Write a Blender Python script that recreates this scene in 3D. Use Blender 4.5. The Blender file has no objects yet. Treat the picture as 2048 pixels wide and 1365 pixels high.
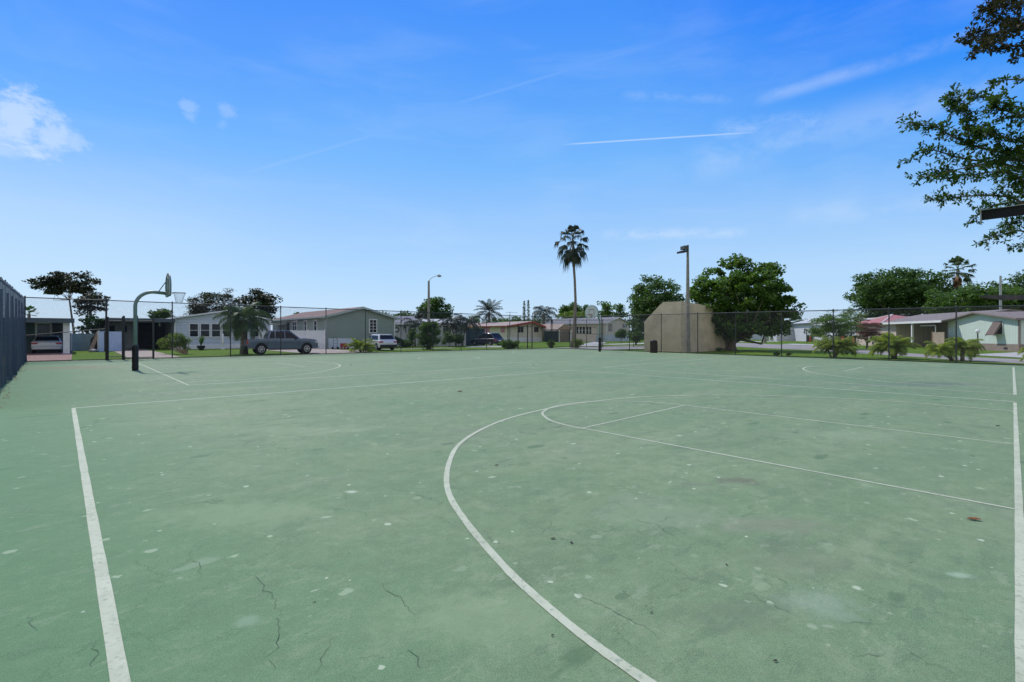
import bpy, math, random
import numpy as np
from mathutils import Vector
S = bpy.context.scene
COL = S.collection
FPX, HOR, CAMZ = 979.0, 669.0, 1.5      # focal length in photo pixels, horizon row, eye height

# ------------------------------------------------------------------ camera
cam = bpy.data.cameras.new('camera'); camo = bpy.data.objects.new('camera', cam); COL.objects.link(camo)
camo.location = (0, 0, CAMZ); camo.rotation_euler = (math.radians(90), 0, 0)
cam.sensor_width = 36; cam.lens = FPX/2048*36; cam.clip_end = 3000; cam.clip_start = 0.05
cam.shift_y = (HOR-682.5)/2048.0
S.camera = camo

# ------------------------------------------------------------------ exposure, sun
S.view_settings.view_transform = 'Standard'; S.view_settings.look = 'None'
S.view_settings.exposure = 0.55; S.view_settings.gamma = 1.0
SUN_AZ, SUN_EL = math.radians(-44), math.radians(50)
sd = Vector((math.sin(SUN_AZ)*math.cos(SUN_EL), math.cos(SUN_AZ)*math.cos(SUN_EL), math.sin(SUN_EL)))
sl = bpy.data.lights.new('sun', 'SUN'); sl.energy = 2.5; sl.angle = math.radians(2.5); sl.color = (1, .96, .89)
so = bpy.data.objects.new('sun', sl); COL.objects.link(so)
so.rotation_euler = (-sd).to_track_quat('-Z', 'Y').to_euler(); so.location = (0, 0, 30)

# ------------------------------------------------------------------ node helper
class N:
    def __init__(s, tree): s.t = tree; s.n = tree.nodes; s.l = tree.links
    def new(s, typ, **kw):
        nd = s.n.new(typ)
        for k, v in kw.items(): setattr(nd, k, v)
        return nd
    def put(s, sock, v):
        if v is None: return
        if isinstance(v, bpy.types.NodeSocket): s.l.new(v, sock)
        else:
            try: sock.default_value = v
            except Exception:
                try: sock.default_value = (v[0], v[1], v[2], 1)
                except Exception: sock.default_value = (v, v, v)
    def m(s, op, a, b=None, c=None, clamp=False):
        nd = s.new('ShaderNodeMath', operation=op); nd.use_clamp = clamp
        s.put(nd.inputs[0], a); s.put(nd.inputs[1], b); s.put(nd.inputs[2], c)
        return nd.outputs[0]
    def vm(s, op, a, b=None):
        nd = s.new('ShaderNodeVectorMath', operation=op)
        s.put(nd.inputs[0], a); s.put(nd.inputs[1], b)
        return nd.outputs['Value'] if op in ('DOT_PRODUCT', 'LENGTH', 'DISTANCE') else nd.outputs['Vector']
    def ss(s, v, a, b, lo=0.0, hi=1.0):          # smoothstep
        nd = s.new('ShaderNodeMapRange', interpolation_type='SMOOTHSTEP')
        s.put(nd.inputs['Value'], v); nd.inputs['From Min'].default_value = a; nd.inputs['From Max'].default_value = b
        nd.inputs['To Min'].default_value = lo; nd.inputs['To Max'].default_value = hi
        return nd.outputs[0]
    def noise(s, vec, scale, detail=4, rough=.55, dist=0):
        nd = s.new('ShaderNodeTexNoise'); s.put(nd.inputs['Vector'], vec)
        nd.inputs['Scale'].default_value = scale; nd.inputs['Detail'].default_value = detail
        nd.inputs['Roughness'].default_value = rough; nd.inputs['Distortion'].default_value = dist
        return nd.outputs['Fac']
    def mix(s, fac, a, b, mode='MIX'):
        nd = s.new('ShaderNodeMix', data_type='RGBA', blend_type=mode)
        s.put(nd.inputs[0], fac)
        for i, v in ((6, a), (7, b)):
            if isinstance(v, bpy.types.NodeSocket): s.l.new(v, nd.inputs[i])
            else: nd.inputs[i].default_value = (v[0], v[1], v[2], 1)
        return nd.outputs[2]
    def scalevec(s, vec, sc, rz=0):
        nd = s.new('ShaderNodeMapping'); s.put(nd.inputs[0], vec)
        nd.inputs['Scale'].default_value = sc; nd.inputs['Rotation'].default_value = (0, 0, rz)
        return nd.outputs[0]
    def ramp(s, fac, stops):
        nd = s.new('ShaderNodeValToRGB'); s.put(nd.inputs[0], fac); e = nd.color_ramp.elements
        while len(e) < len(stops): e.new(.5)
        for el, (p, c) in zip(e, stops): el.position = p; el.color = (c[0], c[1], c[2], 1)
        return nd.outputs[0]

def D(x, y):                                     # viewing direction of a photo pixel
    return Vector(((x-1024)/FPX, 1, (HOR-y)/FPX)).normalized()

# ------------------------------------------------------------------ sky
W = bpy.data.worlds.new('World'); S.world = W; W.use_nodes = True
w = N(W.node_tree); w.n.clear()
out = w.new('ShaderNodeOutputWorld'); bg = w.new('ShaderNodeBackground'); w.l.new(bg.outputs[0], out.inputs[0])
sky = w.new('ShaderNodeTexSky', sky_type='NISHITA'); sky.sun_disc = False
sky.sun_elevation = SUN_EL; sky.sun_rotation = SUN_AZ; sky.air_density = 1.0; sky.dust_density = 0.6; sky.ozone_density = 2.0
tc = w.new('ShaderNodeTexCoord').outputs['Generated']
dirn = w.vm('NORMALIZE', tc)
sep = w.new('ShaderNodeSeparateXYZ'); w.l.new(dirn, sep.inputs[0])
K_ = 6.5                                        # display-linear sky colour -> world radiance at this strength and exposure
SKY = [(0.0, (.60, .765, .955)), (.10, (.45, .695, .98)), (.22, (.315, .58, .985)), (.32, (.182, .485, .99)), (.43, (.100, .378, .99)), (.55, (.052, .292, .98)), (.8, (.07, .25, .85)), (1.0, (.08, .25, .78))]
deep = w.ramp(w.m('MULTIPLY', sep.outputs[2], 1.0, clamp=True), SKY)
deep = w.mix(1.0, deep, (K_, K_, K_), 'MULTIPLY')
xz = w.m('MULTIPLY', sep.outputs[0], sep.outputs[2])
deep = w.mix(w.ss(xz, .07, .27), deep, w.mix(1.0, deep, (.22, .68, .99), 'MULTIPLY'))
deep = w.mix(w.ss(xz, -.08, -.27), deep, w.mix(1.0, deep, (.70, .88, 1.0), 'MULTIPLY'))
deep = w.mix(w.m('MULTIPLY', w.ss(sep.outputs[0], -.3, -.75), w.ss(sep.outputs[2], .34, .10)), deep, w.mix(.35, deep, (4.0, 5.2, 6.4)))
col = w.mix(.94, sky.outputs[0], deep)
# bank of added bright cloud in the unseen sky behind the camera, lifts the shade
fill_bank = w.ss(w.noise(w.scalevec(dirn, (1, 1, 1.8)), 2.6, 8, .6), .30, .56)
fill_bank = w.m('MULTIPLY', fill_bank, w.m('MULTIPLY', w.ss(sep.outputs[1], -.02, -.40), w.ss(sep.outputs[2], -.02, .10)))
col = w.mix(w.m('MULTIPLY', fill_bank, .9), col, (6.2, 6.0, 5.7))
cl = None
def addmask(v, k):
    global cl
    v = w.m('MULTIPLY', v, k)
    cl = v if cl is None else w.m('MAXIMUM', cl, v)
nbig = w.noise(w.scalevec(dirn, (1, 1, 1.6)), 9, 7, .6)
nfine = w.noise(w.scalevec(dirn, (1, 1, 1.5)), 26, 8, .68, .3)
def puff(x, y, rpx, k, thr=.5, n=None):
    c = D(x, y); r = (D(x+rpx, y)-c).length*.5 + (D(x, y+rpx)-c).length*.5
    d = w.m('DIVIDE', w.vm('DISTANCE', dirn, tuple(c)), r)
    v = w.m('ADD', w.m('SUBTRACT', 1.0, d), w.m('MULTIPLY', w.m('SUBTRACT', n or nfine, .5), 2.9))
    addmask(w.ss(v, .05, .85), k)
for a in ((38, 250, 92, .50), (100, 266, 72, .42), (12, 212, 50, .24), (148, 282, 38, .30), (0, 285, 70, .26)): puff(*a)
puff(378, 214, 24, .19); puff(384, 234, 15, .15); puff(450, 222, 27, .17); puff(446, 246, 18, .10)
def trail(x0, y0, x1, y1, wpx, k, soft=1.0, n=None):
    a, b = D(x0, y0), D(x1, y1); nn = a.cross(b).normalized(); mid = (a+b).normalized(); ha = math.acos(min(1, a.dot(b)))/2
    wd = wpx/FPX*.85
    dd = w.m('ABSOLUTE', w.vm('DOT_PRODUCT', dirn, tuple(nn)))
    ev = w.ss(dd, wd, 0.0)
    en = w.ss(w.vm('DOT_PRODUCT', dirn, tuple(mid)), math.cos(ha*1.05), math.cos(ha*.7))
    v = w.m('MULTIPLY', ev, en)
    if n is not None: v = w.m('MULTIPLY', v, w.ss(n, .3, .62))
    addmask(v, k)
trail(1120, 290, 1525, 264, 2.6, .40)
trail(1500, 205, 2000, 55, 20, .22, n=nbig)
trail(1360, 335, 2100, 150, 62, .20, n=nbig)
trail(1420, 262, 1700, 235, 30, .20, n=nfine)
trail(880, 218, 1330, 82, 6, .07)
trail(1240, 190, 1480, 200, 16, .12, n=nfine)
trail(1200, 470, 1500, 465, 18, .28, n=nfine)
trail(1560, 430, 2080, 390, 45, .20, n=nbig)
trail(480, 350, 900, 225, 6, .06)
veil = w.m('MULTIPLY', w.ss(w.noise(w.scalevec(dirn, (1, 1, 4.5)), 3.2, 6, .6, .4), .42, .78), .09)
cl = w.m('MAXIMUM', cl, veil)
cl = w.m('MULTIPLY', cl, w.ss(sep.outputs[2], .0, .06))
CLOUDC = (5.3, 5.9, 6.6)
col = w.mix(cl, col, CLOUDC)
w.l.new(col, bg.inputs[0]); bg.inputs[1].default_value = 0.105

# ------------------------------------------------------------------ materials
def newmat(name):
    m = bpy.data.materials.new(name); m.use_nodes = True
    k = N(m.node_tree); k.n.clear()
    o = k.new('ShaderNodeOutputMaterial'); b = k.new('ShaderNodeBsdfPrincipled'); k.l.new(b.outputs[0], o.inputs[0])
    return m, k, b, o
def pm(name, c, rough=.75, var=.15, scale=4, bump=0.0, bscale=30, metal=0, spec=.3, coat=0, dirt=None):
    m, k, b, o = newmat(name)
    pos = k.new('ShaderNodeNewGeometry').outputs['Position']
    n = k.noise(pos, scale, 6, .6)
    colr = k.mix(k.ss(n, .3, .7), tuple(v*(1-var) for v in c), tuple(min(1, v*(1+var)) for v in c))
    if dirt:
        n2 = k.noise(k.scalevec(pos, (1, 1, .35)), scale*2.3, 6, .7)
        colr = k.mix(k.ss(n2, .5, .8, 0, .6), colr, dirt)
    k.l.new(colr, b.inputs['Base Color'])
    b.inputs['Roughness'].default_value = rough; b.inputs['Metallic'].default_value = metal
    b.inputs['Specular IOR Level'].default_value = spec; b.inputs['Coat Weight'].default_value = coat
    if bump:
        bp = k.new('ShaderNodeBump'); bp.inputs['Strength'].default_value = bump; bp.inputs['Distance'].default_value = .02
        k.l.new(k.noise(pos, bscale, 5), bp.inputs['Height']); k.l.new(bp.outputs[0], b.inputs['Normal'])
    return m
def leafmat(name, c1, c2, trans=.3, c3=None):
    m, k, b, o = newmat(name)
    g = k.new('ShaderNodeNewGeometry'); r = g.outputs['Random Per Island']
    n = k.noise(g.outputs['Position'], .9, 3)
    colr = k.mix(k.m('MULTIPLY', k.m('ADD', r, k.ss(n, .35, .65)), .5), c1, c2)
    if c3: colr = k.mix(k.ss(r, .9, .97), colr, c3)
    k.l.new(colr, b.inputs['Base Color']); b.inputs['Roughness'].default_value = .55; b.inputs['Specular IOR Level'].default_value = .25
    t = k.new('ShaderNodeBsdfTranslucent')
    k.l.new(k.mix(.5, colr, (c2[0]*1.6, c2[1]*1.7, c2[2]*.7)), t.inputs[0])
    mx = k.new('ShaderNodeMixShader'); mx.inputs[0].default_value = trans
    k.l.new(b.outputs[0], mx.inputs[1]); k.l.new(t.outputs[0], mx.inputs[2]); k.l.new(mx.outputs[0], o.inputs[0])
    return m
def siding(name, c, pitch=.2, var=.06, vert=False, rough=.6, depth=.02, gk=.62):
    m, k, b, o = newmat(name)
    g = k.new('ShaderNodeNewGeometry'); pos = g.outputs['Position']
    sp = k.new('ShaderNodeSeparateXYZ'); k.l.new(pos, sp.inputs[0])
    if vert: v = k.m('MULTIPLY', k.m('ADD', sp.outputs[0], k.m('MULTIPLY', sp.outputs[1], .83)), 1/pitch)
    else: v = k.m('MULTIPLY', sp.outputs[2], 1/pitch)
    fr = k.m('FRACT', v)
    groove = k.ss(fr, .0, .16)
    n = k.noise(pos, .8, 6, .6); n2 = k.noise(k.scalevec(pos, (3, 3, .5)), 2.5, 6, .7)
    colr = k.mix(k.ss(n, .3, .7), tuple(x*(1-var) for x in c), tuple(min(1, x*(1+var)) for x in c))
    colr = k.mix(k.ss(n2, .55, .85, 0, .25), colr, tuple(x*.55 for x in c))
    colr = k.mix(groove, tuple(x*gk for x in c), colr)
    k.l.new(colr, b.inputs['Base Color']); b.inputs['Roughness'].default_value = rough; b.inputs['Specular IOR Level'].default_value = .25
    bp = k.new('ShaderNodeBump'); bp.inputs['Strength'].default_value = .8; bp.inputs['Distance'].default_value = depth
    k.l.new(k.m('SUBTRACT', groove, k.m('MULTIPLY', fr, .5)), bp.inputs['Height']); k.l.new(bp.outputs[0], b.inputs['Normal'])
    return m

M = {}
M['grass'] = None
m, k, b, o = newmat('lawn grass'); M['grass'] = m
pos = k.new('ShaderNodeNewGeometry').outputs['Position']
a1 = k.noise(pos, .12, 5, .6); a2 = k.noise(pos, 1.1, 6, .7); a3 = k.noise(pos, 14, 5, .8)
c = k.mix(k.ss(a1, .3, .7), (.105, .200, .010), (.180, .285, .016))
c = k.mix(k.ss(a2, .3, .75), c, (.125, .18, .035)); c = k.mix(k.ss(a2, .62, .85, 0, .6), c, (.24, .21, .09))
c = k.mix(k.ss(a3, .25, .75), tuple([.070, .135, .009]), c)
k.l.new(c, b.inputs['Base Color']); b.inputs['Roughness'].default_value = .9; b.inputs['Specular IOR Level'].default_value = .1
bp = k.new('ShaderNodeBump'); bp.inputs['Strength'].default_value = 1; bp.inputs['Distance'].default_value = .06
k.l.new(a3, bp.inputs['Height']); k.l.new(bp.outputs[0], b.inputs['Normal'])

M['asphalt'] = pm('worn asphalt', (.29, .27, .245), .9, .12, .7, .4, 60)
M['concrete'] = pm('pale concrete', (.42, .41, .38), .85, .14, 1.2, .3, 40, dirt=(.25, .23, .2))
M['walk'] = pm('pale footpath concrete', (.50, .48, .42), .85, .10, 1.0, .2, 40)  # pale concrete of the footpath and walks
M['redpaver'] = pm('red brick pavers', (.25, .14, .105), .85, .25, 9, .4, 20, dirt=(.30, .26, .24))
M['pinkpaver'] = pm('faded pink pavers', (.33, .27, .215), .85, .15, 3, .3, 30)
M['earth'] = pm('bare earth edge', (.10, .085, .05), .95, .4, 6, .8, 30)
M['steel_black'] = pm('black coated steel', (.018, .020, .021), .45, .2, 20, spec=.5)
M['rail'] = pm('dark weathered rail', (.022, .026, .028), .6, .2, 10, spec=.5)
M['galv'] = pm('galvanised steel', (.32, .33, .33), .45, .12, 15, metal=.5, spec=.5)
M['greenpole'] = pm('grey green painted steel', (.13, .20, .18), .45, .15, 8, spec=.5, dirt=(.10, .11, .09))
M['pad'] = pm('black vinyl padding', (.012, .012, .014), .5, .3, 8, .6, 12)
M['white'] = pm('white painted trim', (.72, .72, .70), .6, .04, 3)
M['whitevinyl'] = siding('white vinyl boards', (.66, .70, .74), .17, vert=True)
M['glass'] = pm('dark window glass', (.014, .018, .020), .08, .3, .6, spec=.40)
M['glasslight'] = pm('curtained window glass', (.16, .17, .18), .12, .3, 2.5, spec=.8)
M['carglass'] = pm('tinted car glass', (.010, .012, .014), .12, .1, 1, spec=.28)
M['rubber'] = pm('tyre rubber', (.015, .015, .015), .8, .2, 10)
M['alloy'] = pm('bright alloy', (.55, .55, .56), .3, .05, 5, metal=.7, spec=.6)
M['taillight'] = pm('red tail lamp', (.45, .02, .03), .15, .05, 5, spec=.8)
M['chrome'] = pm('chrome', (.6, .6, .6), .15, .03, 5, metal=1)
M['blackplastic'] = pm('black plastic', (.02, .02, .022), .6, .1, 5)
M['wood'] = pm('weathered wood boards', (.30, .21, .14), .85, .25, 5, .4, 20)
M['woodgate'] = siding('pale tan fence boards', (.42, .33, .25), .14, vert=True, var=.12)
M['darkfence'] = siding('dark green fence boards', (.022, .04, .04), .15, vert=True)
M['roofgrey'] = pm('grey shingles', (.20, .20, .21), .9, .15, 2.5, .5, 12)
M['roofbrown'] = pm('brown shingles', (.20, .135, .115), .9, .2, 3, .5, 12)
M['roofwhite'] = pm('pale metal roof', (.52, .52, .50), .5, .08, 2)
M['roofpeach'] = pm('faded pinkish shingles', (.40, .32, .28), .9, .12, 2.0, .4, 12)
M['roofred'] = siding('salmon red metal roof', (.44, .17, .14), .35, vert=True, rough=.5)
M['rooftan'] = pm('tan brown shingles', (.22, .185, .165), .9, .18, 3, .5, 12)
M['redtrim'] = pm('rust red fascia', (.33, .07, .035), .7, .12, 4)
M['sagewall'] = siding('sage green siding', (.27, .32, .275), .21)
M['mint'] = siding('pale mint siding', (.56, .655, .585), .30, var=.03, vert=True, depth=.008)
M['bluewhite'] = siding('cool white siding', (.52, .58, .64), .30, var=.04, depth=.01)
M['whitewall'] = siding('white siding', (.60, .63, .62), .25, var=.04, vert=True, depth=.01)
M['cream'] = siding('cream siding', (.66, .60, .47), .5, var=.04, vert=True, depth=.006)
M['beigewall'] = siding('beige siding', (.60, .53, .45), .25, var=.05, depth=.01)
M['tanwall'] = siding('pinkish tan siding', (.56, .46, .38), .4, var=.04, vert=True, depth=.006)
M['tanshade'] = pm('grey tan stucco', (.30, .27, .22), .8, .08, 1.5)
M['lavender'] = siding('pale grey lilac siding', (.56, .57, .62), .3, var=.03, depth=.006)
M['brickskirt'] = None
M['orange'] = pm('orange terracotta panel', (.50, .12, .06), .8, .15, 3)
M['magenta'] = pm('pink curtain glass', (.45, .16, .22), .3, .2, 4, spec=.6)
M['stucco'] = siding('beige painted block wall', (.52, .43, .30), .20, .16, rough=.92, depth=.012, gk=.86)
M['poleconc'] = pm('mottled concrete pole', (.22, .205, .175), .9, .2, 3, .4, 30, dirt=(.11, .10, .08))
M['bark'] = pm('rough grey bark', (.13, .11, .085), .9, .3, 6, .8, 18)
M['palmbark'] = pm('ringed palm trunk', (.17, .15, .12), .9, .25, 8, .8, 12)
M['teal'] = pm('teal painted wall', (.085, .13, .135), .7, .1, 2)
M['darkroof'] = pm('dark blue grey metal roof', (.07, .095, .11), .5, .15, 3)
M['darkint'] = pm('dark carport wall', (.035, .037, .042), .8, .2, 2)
M['terracotta'] = pm('terracotta pot', (.30, .12, .07), .8, .15, 8)
M['redpaint'] = pm('faded red paint', (.32, .05, .04), .6, .2, 5)
M['trash'] = pm('dark brown bin slats', (.035, .027, .024), .7, .25, 10, .4, 20)
M['line'] = None
M['dryleaf'] = pm('dry brown leaf', (.20, .075, .03), .8, .3, 60)
M['darkleaf'] = pm('dead dark leaf', (.03, .026, .018), .8, .3, 60)

M['rooflilac'] = pm('grey lilac shingles', (.20, .20, .225), .9, .12, 2.5, .5, 12)
M['sagetrim'] = pm('pale sage trim', (.36, .42, .39), .6, .05, 3)
M['mintgrey'] = pm('pale teal painted wall', (.30, .40, .40), .8, .1, 2)
M['rooftan2'] = pm('brown awning slats', (.15, .115, .10), .8, .15, 6)
M['roofbrowngrey'] = pm('weathered brown grey shingles', (.22, .19, .175), .9, .2, 2, .5, 12)
M['redtrimdark'] = pm('mauve shutters', (.20, .15, .16), .7, .1, 4)

# brick skirting
m, k, b, o = newmat('brick skirting'); M['brickskirt'] = m
pos = k.new('ShaderNodeNewGeometry').outputs['Position']
spx = k.new('ShaderNodeSeparateXYZ'); k.l.new(pos, spx.inputs[0])
cb = k.new('ShaderNodeCombineXYZ'); k.l.new(spx.outputs[1], cb.inputs[0]); k.l.new(spx.outputs[2], cb.inputs[1])
br = k.new('ShaderNodeTexBrick'); k.l.new(cb.outputs[0], br.inputs['Vector']); br.inputs['Scale'].default_value = 2.2
br.inputs['Color1'].default_value = (.26, .19, .16, 1); br.inputs['Color2'].default_value = (.19, .14, .12, 1); br.inputs['Mortar'].default_value = (.36, .33, .3, 1)
k.l.new(br.outputs[0], b.inputs['Base Color']); b.inputs['Roughness'].default_value = .9

# painted lines: worn white
m, k, b, o = newmat('worn white court paint'); M['line'] = m
pos = k.new('ShaderNodeNewGeometry').outputs['Position']
n1 = k.noise(pos, 2.2, 8, .75); n2 = k.noise(pos, 22, 5, .7); nd = k.noise(pos, .35, 3)
c = k.mix(k.ss(n1, .3, .7), (.38, .41, .285), (.49, .51, .375)); c = k.mix(k.ss(n2, .53, .66, 0, .65), c, (.20, .27, .18)); c = k.mix(k.ss(k.noise(pos, 60, 6, .9), .56, .66, 0, .55), c, (.22, .29, .19)); c = k.mix(k.ss(k.noise(pos, 7, 8, .8), .56, .68, 0, .6), c, (.24, .29, .20))
c = k.mix(k.ss(nd, .58, .7, 0, .35), c, (.52, .45, .38))
k.l.new(c, b.inputs['Base Color']); b.inputs['Roughness'].default_value = .8; b.inputs['Specular IOR Level'].default_value = .2

m, k, b, o = newmat('faded white court paint'); M['linefar'] = m
pos = k.new('ShaderNodeNewGeometry').outputs['Position']
n1 = k.noise(pos, 1.6, 8, .75); nd = k.noise(pos, .30, 3)
c = k.mix(k.ss(n1, .3, .7), (.36, .41, .30), (.52, .55, .44)); c = k.mix(k.ss(nd, .5, .66, 0, .55), c, (.46, .36, .27))
k.l.new(c, b.inputs['Base Color']); b.inputs['Roughness'].default_value = .8

# green acrylic court surface
m, k, b, o = newmat('worn green court surface'); M['court'] = m
pos = k.new('ShaderNodeNewGeometry').outputs['Position']
sp = k.new('ShaderNodeSeparateXYZ'); k.l.new(pos, sp.inputs[0])
UV = k.scalevec(pos, (1, 1, 1), math.radians(-41.8))
big = k.noise(pos, .11, 4, .55); mid = k.noise(k.scalevec(UV, (.5, 1.4, 1)), .55, 8, .62, .5)
sm = k.noise(pos, 5.5, 8, .72); gr = k.noise(pos, 170, 2, .9); gr2 = k.noise(pos, 260, 2, .8)
c = k.mix(k.ss(big, .32, .66), (.098, .205, .098), (.185, .262, .135))
c = k.mix(k.ss(mid, .36, .66, 0, .60), c, (.235, .290, .165))
c = k.mix(k.ss(mid, .54, .74, 0, .62), c, (.315, .345, .235))
c = k.mix(k.ss(k.noise(k.scalevec(UV, (.6, 1.6, 1)), .9, 8, .7, .8), .50, .66, 0, .60), c, (.080, .145, .078))
c = k.mix(k.ss(k.noise(k.scalevec(UV, (1, 1, 1)), 2.1, 9, .75, .6), .50, .68, 0, .55), c, (.285, .325, .215))
c = k.mix(k.ss(sm, .44, .60, 0, .30), c, (.090, .165, .085))
c = k.mix(k.ss(sm, .56, .70, 0, .45), c, (.070, .120, .066))
c = k.mix(k.ss(k.noise(pos, 11, 8, .8), .54, .68, 0, .30), c, (.30, .35, .24))
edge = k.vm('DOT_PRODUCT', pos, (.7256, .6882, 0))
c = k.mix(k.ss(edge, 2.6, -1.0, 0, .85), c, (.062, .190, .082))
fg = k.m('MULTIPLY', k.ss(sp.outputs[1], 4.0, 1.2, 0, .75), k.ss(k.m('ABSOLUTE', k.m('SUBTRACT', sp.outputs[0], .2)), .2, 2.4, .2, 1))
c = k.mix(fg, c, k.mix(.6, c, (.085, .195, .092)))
st1 = k.noise(k.scalevec(UV, (.35, 5.0, 1)), 1.3, 7, .75, .3); st2 = k.noise(k.scalevec(UV, (4.2, .4, 1)), 1.1, 7, .75, .3)
c = k.mix(k.ss(st1, .56, .70, 0, .35), c, (.28, .30, .22)); c = k.mix(k.ss(st2, .56, .70, 0, .38), c, (.075, .12, .075))
br_ = k.noise(k.scalevec(UV, (.7, 1.3, 1)), .42, 7, .7, .6)
c = k.mix(k.ss(br_, .52, .70, 0, .48), c, (.19, .195, .155)); c = k.mix(k.ss(br_, .46, .30, 0, .40), c, (.085, .175, .095))
fine = k.noise(pos, 3.6, 9, .85)
c = k.mix(k.ss(fine, .51, .57, 0, .34), c, (.070, .125, .070)); c = k.mix(k.ss(fine, .47, .41, 0, .34), c, (.27, .34, .225))
spk = k.noise(pos, 15, 9, .9); c = k.mix(k.ss(spk, .535, .60, 0, .42), c, (.065, .115, .065)); c = k.mix(k.ss(spk, .465, .40, 0, .30), c, (.30, .36, .25))
blot = k.m('MULTIPLY', k.ss(k.noise(k.scalevec(UV, (.8, 2.0, 1)), 2.4, 7, .7), .535, .60), k.m('ADD', k.ss(k.noise(pos, .33, 3), .48, .62), k.m('MULTIPLY', k.ss(k.vm('DISTANCE', pos, (1.9, 2.7, 0)), 2.4, .8), .9), clamp=True)); c = k.mix(k.m('MULTIPLY', blot, .52), c, (.060, .125, .070))
chal = k.m('MULTIPLY', k.ss(k.noise(k.scalevec(UV, (.9, 1.8, 1)), 3.3, 8, .75), .56, .62), k.ss(k.noise(k.vm('ADD', pos, (31, 7, 0)), .35, 3), .44, .60)); c = k.mix(k.m('MULTIPLY', chal, .5), c, (.31, .36, .26))
# grain
gm = k.noise(pos, 46, 9, .95)
c = k.mix(k.ss(gm, .38, .62), k.mix(.20, c, (.03, .06, .03)), k.mix(.13, c, (.42, .47, .34)))
c = k.mix(k.ss(gr, .30, .72), k.mix(.40, c, (.03, .06, .03)), k.mix(.26, c, (.42, .47, .34)))
c = k.mix(k.ss(gr2, .62, .75, 0, .35), c, (.05, .08, .06))
# chalky pale spots
def spots(scale, keep, r0, r1, colr, amt, seed, stretch=(1, 1, 1)):
    global c
    v = k.new('ShaderNodeTexVoronoi'); v.inputs['Scale'].default_value = scale; v.inputs['Randomness'].default_value = 1
    off = k.vm('ADD', k.scalevec(UV, stretch), (seed, seed*.7, 0))
    wob = k.new('ShaderNodeTexNoise'); wob.inputs['Scale'].default_value = scale*5; k.l.new(off, wob.inputs['Vector'])
    off = k.vm('ADD', off, k.vm('MULTIPLY', k.vm('SUBTRACT', wob.outputs['Color'], (.5, .5, .5)), (.28/scale,)*3))
    k.l.new(k.vm('MULTIPLY', off, (1, 1, 0)), v.inputs['Vector'])
    sc = k.new('ShaderNodeSeparateColor'); k.l.new(v.outputs['Color'], sc.inputs[0])
    rad = k.m('MULTIPLY', k.m('POWER', sc.outputs[1], 2.5), r1-r0); rad = k.m('ADD', rad, r0)
    ins = k.ss(k.m('DIVIDE', v.outputs['Distance'], rad), 1.15, .75)
    on = k.m('LESS_THAN', sc.outputs[0], keep)
    f_ = k.m('MULTIPLY', k.m('MULTIPLY', ins, on), k.m('MULTIPLY', k.m('ADD', k.m('MULTIPLY', sc.outputs[2], .7), .3), amt))
    c = k.mix(f_, c, colr)
dens = None
spots(2.6, .50, .03, .15, (.34, .40, .29), .65, 3.1)
spots(1.1, .22, .04, .13, (.27, .33, .25), .5, 9.7, (.7, 1.3, 1))
spots(3.4, .5, .05, .19, (.37, .43, .32), .75, 63.0, (.8, 1.25, 1))
spots(5.5, .34, .05, .22, (.42, .47, .36), .80, 5.3)
spots(9.0, .14, .09, .24, (.46, .50, .40), .85, 55.3)
spots(1.3, .42, .07, .27, (.060, .115, .062), .55, 21.3, (.6, 1.7, 1))
spots(2.3, .42, .10, .27, (.062, .115, .066), .50, 33.9, (.8, 1.5, 1))
spots(10, .035, .07, .16, (.03, .035, .022), .8, 41.0)
# hairline cracks
wn = k.new('ShaderNodeTexNoise'); wn.inputs['Scale'].default_value = 1.7; wn.inputs['Detail'].default_value = 9; wn.inputs['Roughness'].default_value = .72; k.l.new(pos, wn.inputs['Vector'])
cp = k.vm('ADD', pos, k.vm('MULTIPLY', k.vm('SUBTRACT', wn.outputs['Color'], (.5, .5, .5)), (.75, .75, 0)))
def cracks(scale, wid, lo, hi, seed, amt):
    global c
    v = k.new('ShaderNodeTexVoronoi', feature='DISTANCE_TO_EDGE'); v.inputs['Scale'].default_value = scale
    k.l.new(k.vm('MULTIPLY', k.vm('ADD', cp, (seed, seed, 0)), (1, 1, 0)), v.inputs['Vector'])
    on = k.ss(k.noise(k.vm('ADD', pos, (seed*3, 0, 0)), .62, 3, .6), lo, hi)
    c = k.mix(k.m('MULTIPLY', k.m('MULTIPLY', k.ss(v.outputs['Distance'], wid, wid*.25), on), amt), c, (.03, .05, .035))
cracks(.62, .0034, .49, .56, 2.0, .45)
cracks(1.1, .0038, .50, .58, 17.0, .40)
cracks(1.9, .0046, .52, .60, 31.0, .35)
# brownish stains, puddle dirt and other soft-edged patches
def soft_patch(x, y, rx, ry, colr, amt):
    global c
    Y = FPX*CAMZ/(y-HOR); X = (x-1024)/FPX*Y
    d_ = k.vm('LENGTH', k.vm('MULTIPLY', k.vm('SUBTRACT', pos, (X, Y, 0)), (1/rx, 1/ry, 0)))
    v = k.m('ADD', k.m('SUBTRACT', 1, d_), k.m('MULTIPLY', k.m('SUBTRACT', sm, .5), 2.2))
    c = k.mix(k.ss(v, .1, .9, 0, amt), c, colr)
soft_patch(1480, 962, .34, .22, (.13, .115, .09), .6)
soft_patch(1400, 970, .30, .12, (.15, .14, .12), .4)
soft_patch(130, 736, 3.6, 1.3, (.24, .155, .10), .75)
soft_patch(245, 742, .5, .15, (.05, .06, .05), .7)  # dark smudge just left of the near hoop pole
soft_patch(1870, 768, 2.0, 1.0, (.10, .13, .11), .6)
soft_patch(1800, 770, 4.0, .6, (.13, .17, .14), .5)
soft_patch(1600, 1120, .7, .35, (.17, .185, .13), .40); soft_patch(1530, 1050, .8, .30, (.20, .20, .155), .5); soft_patch(1480, 1230, .5, .25, (.13, .16, .11), .5)
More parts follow.
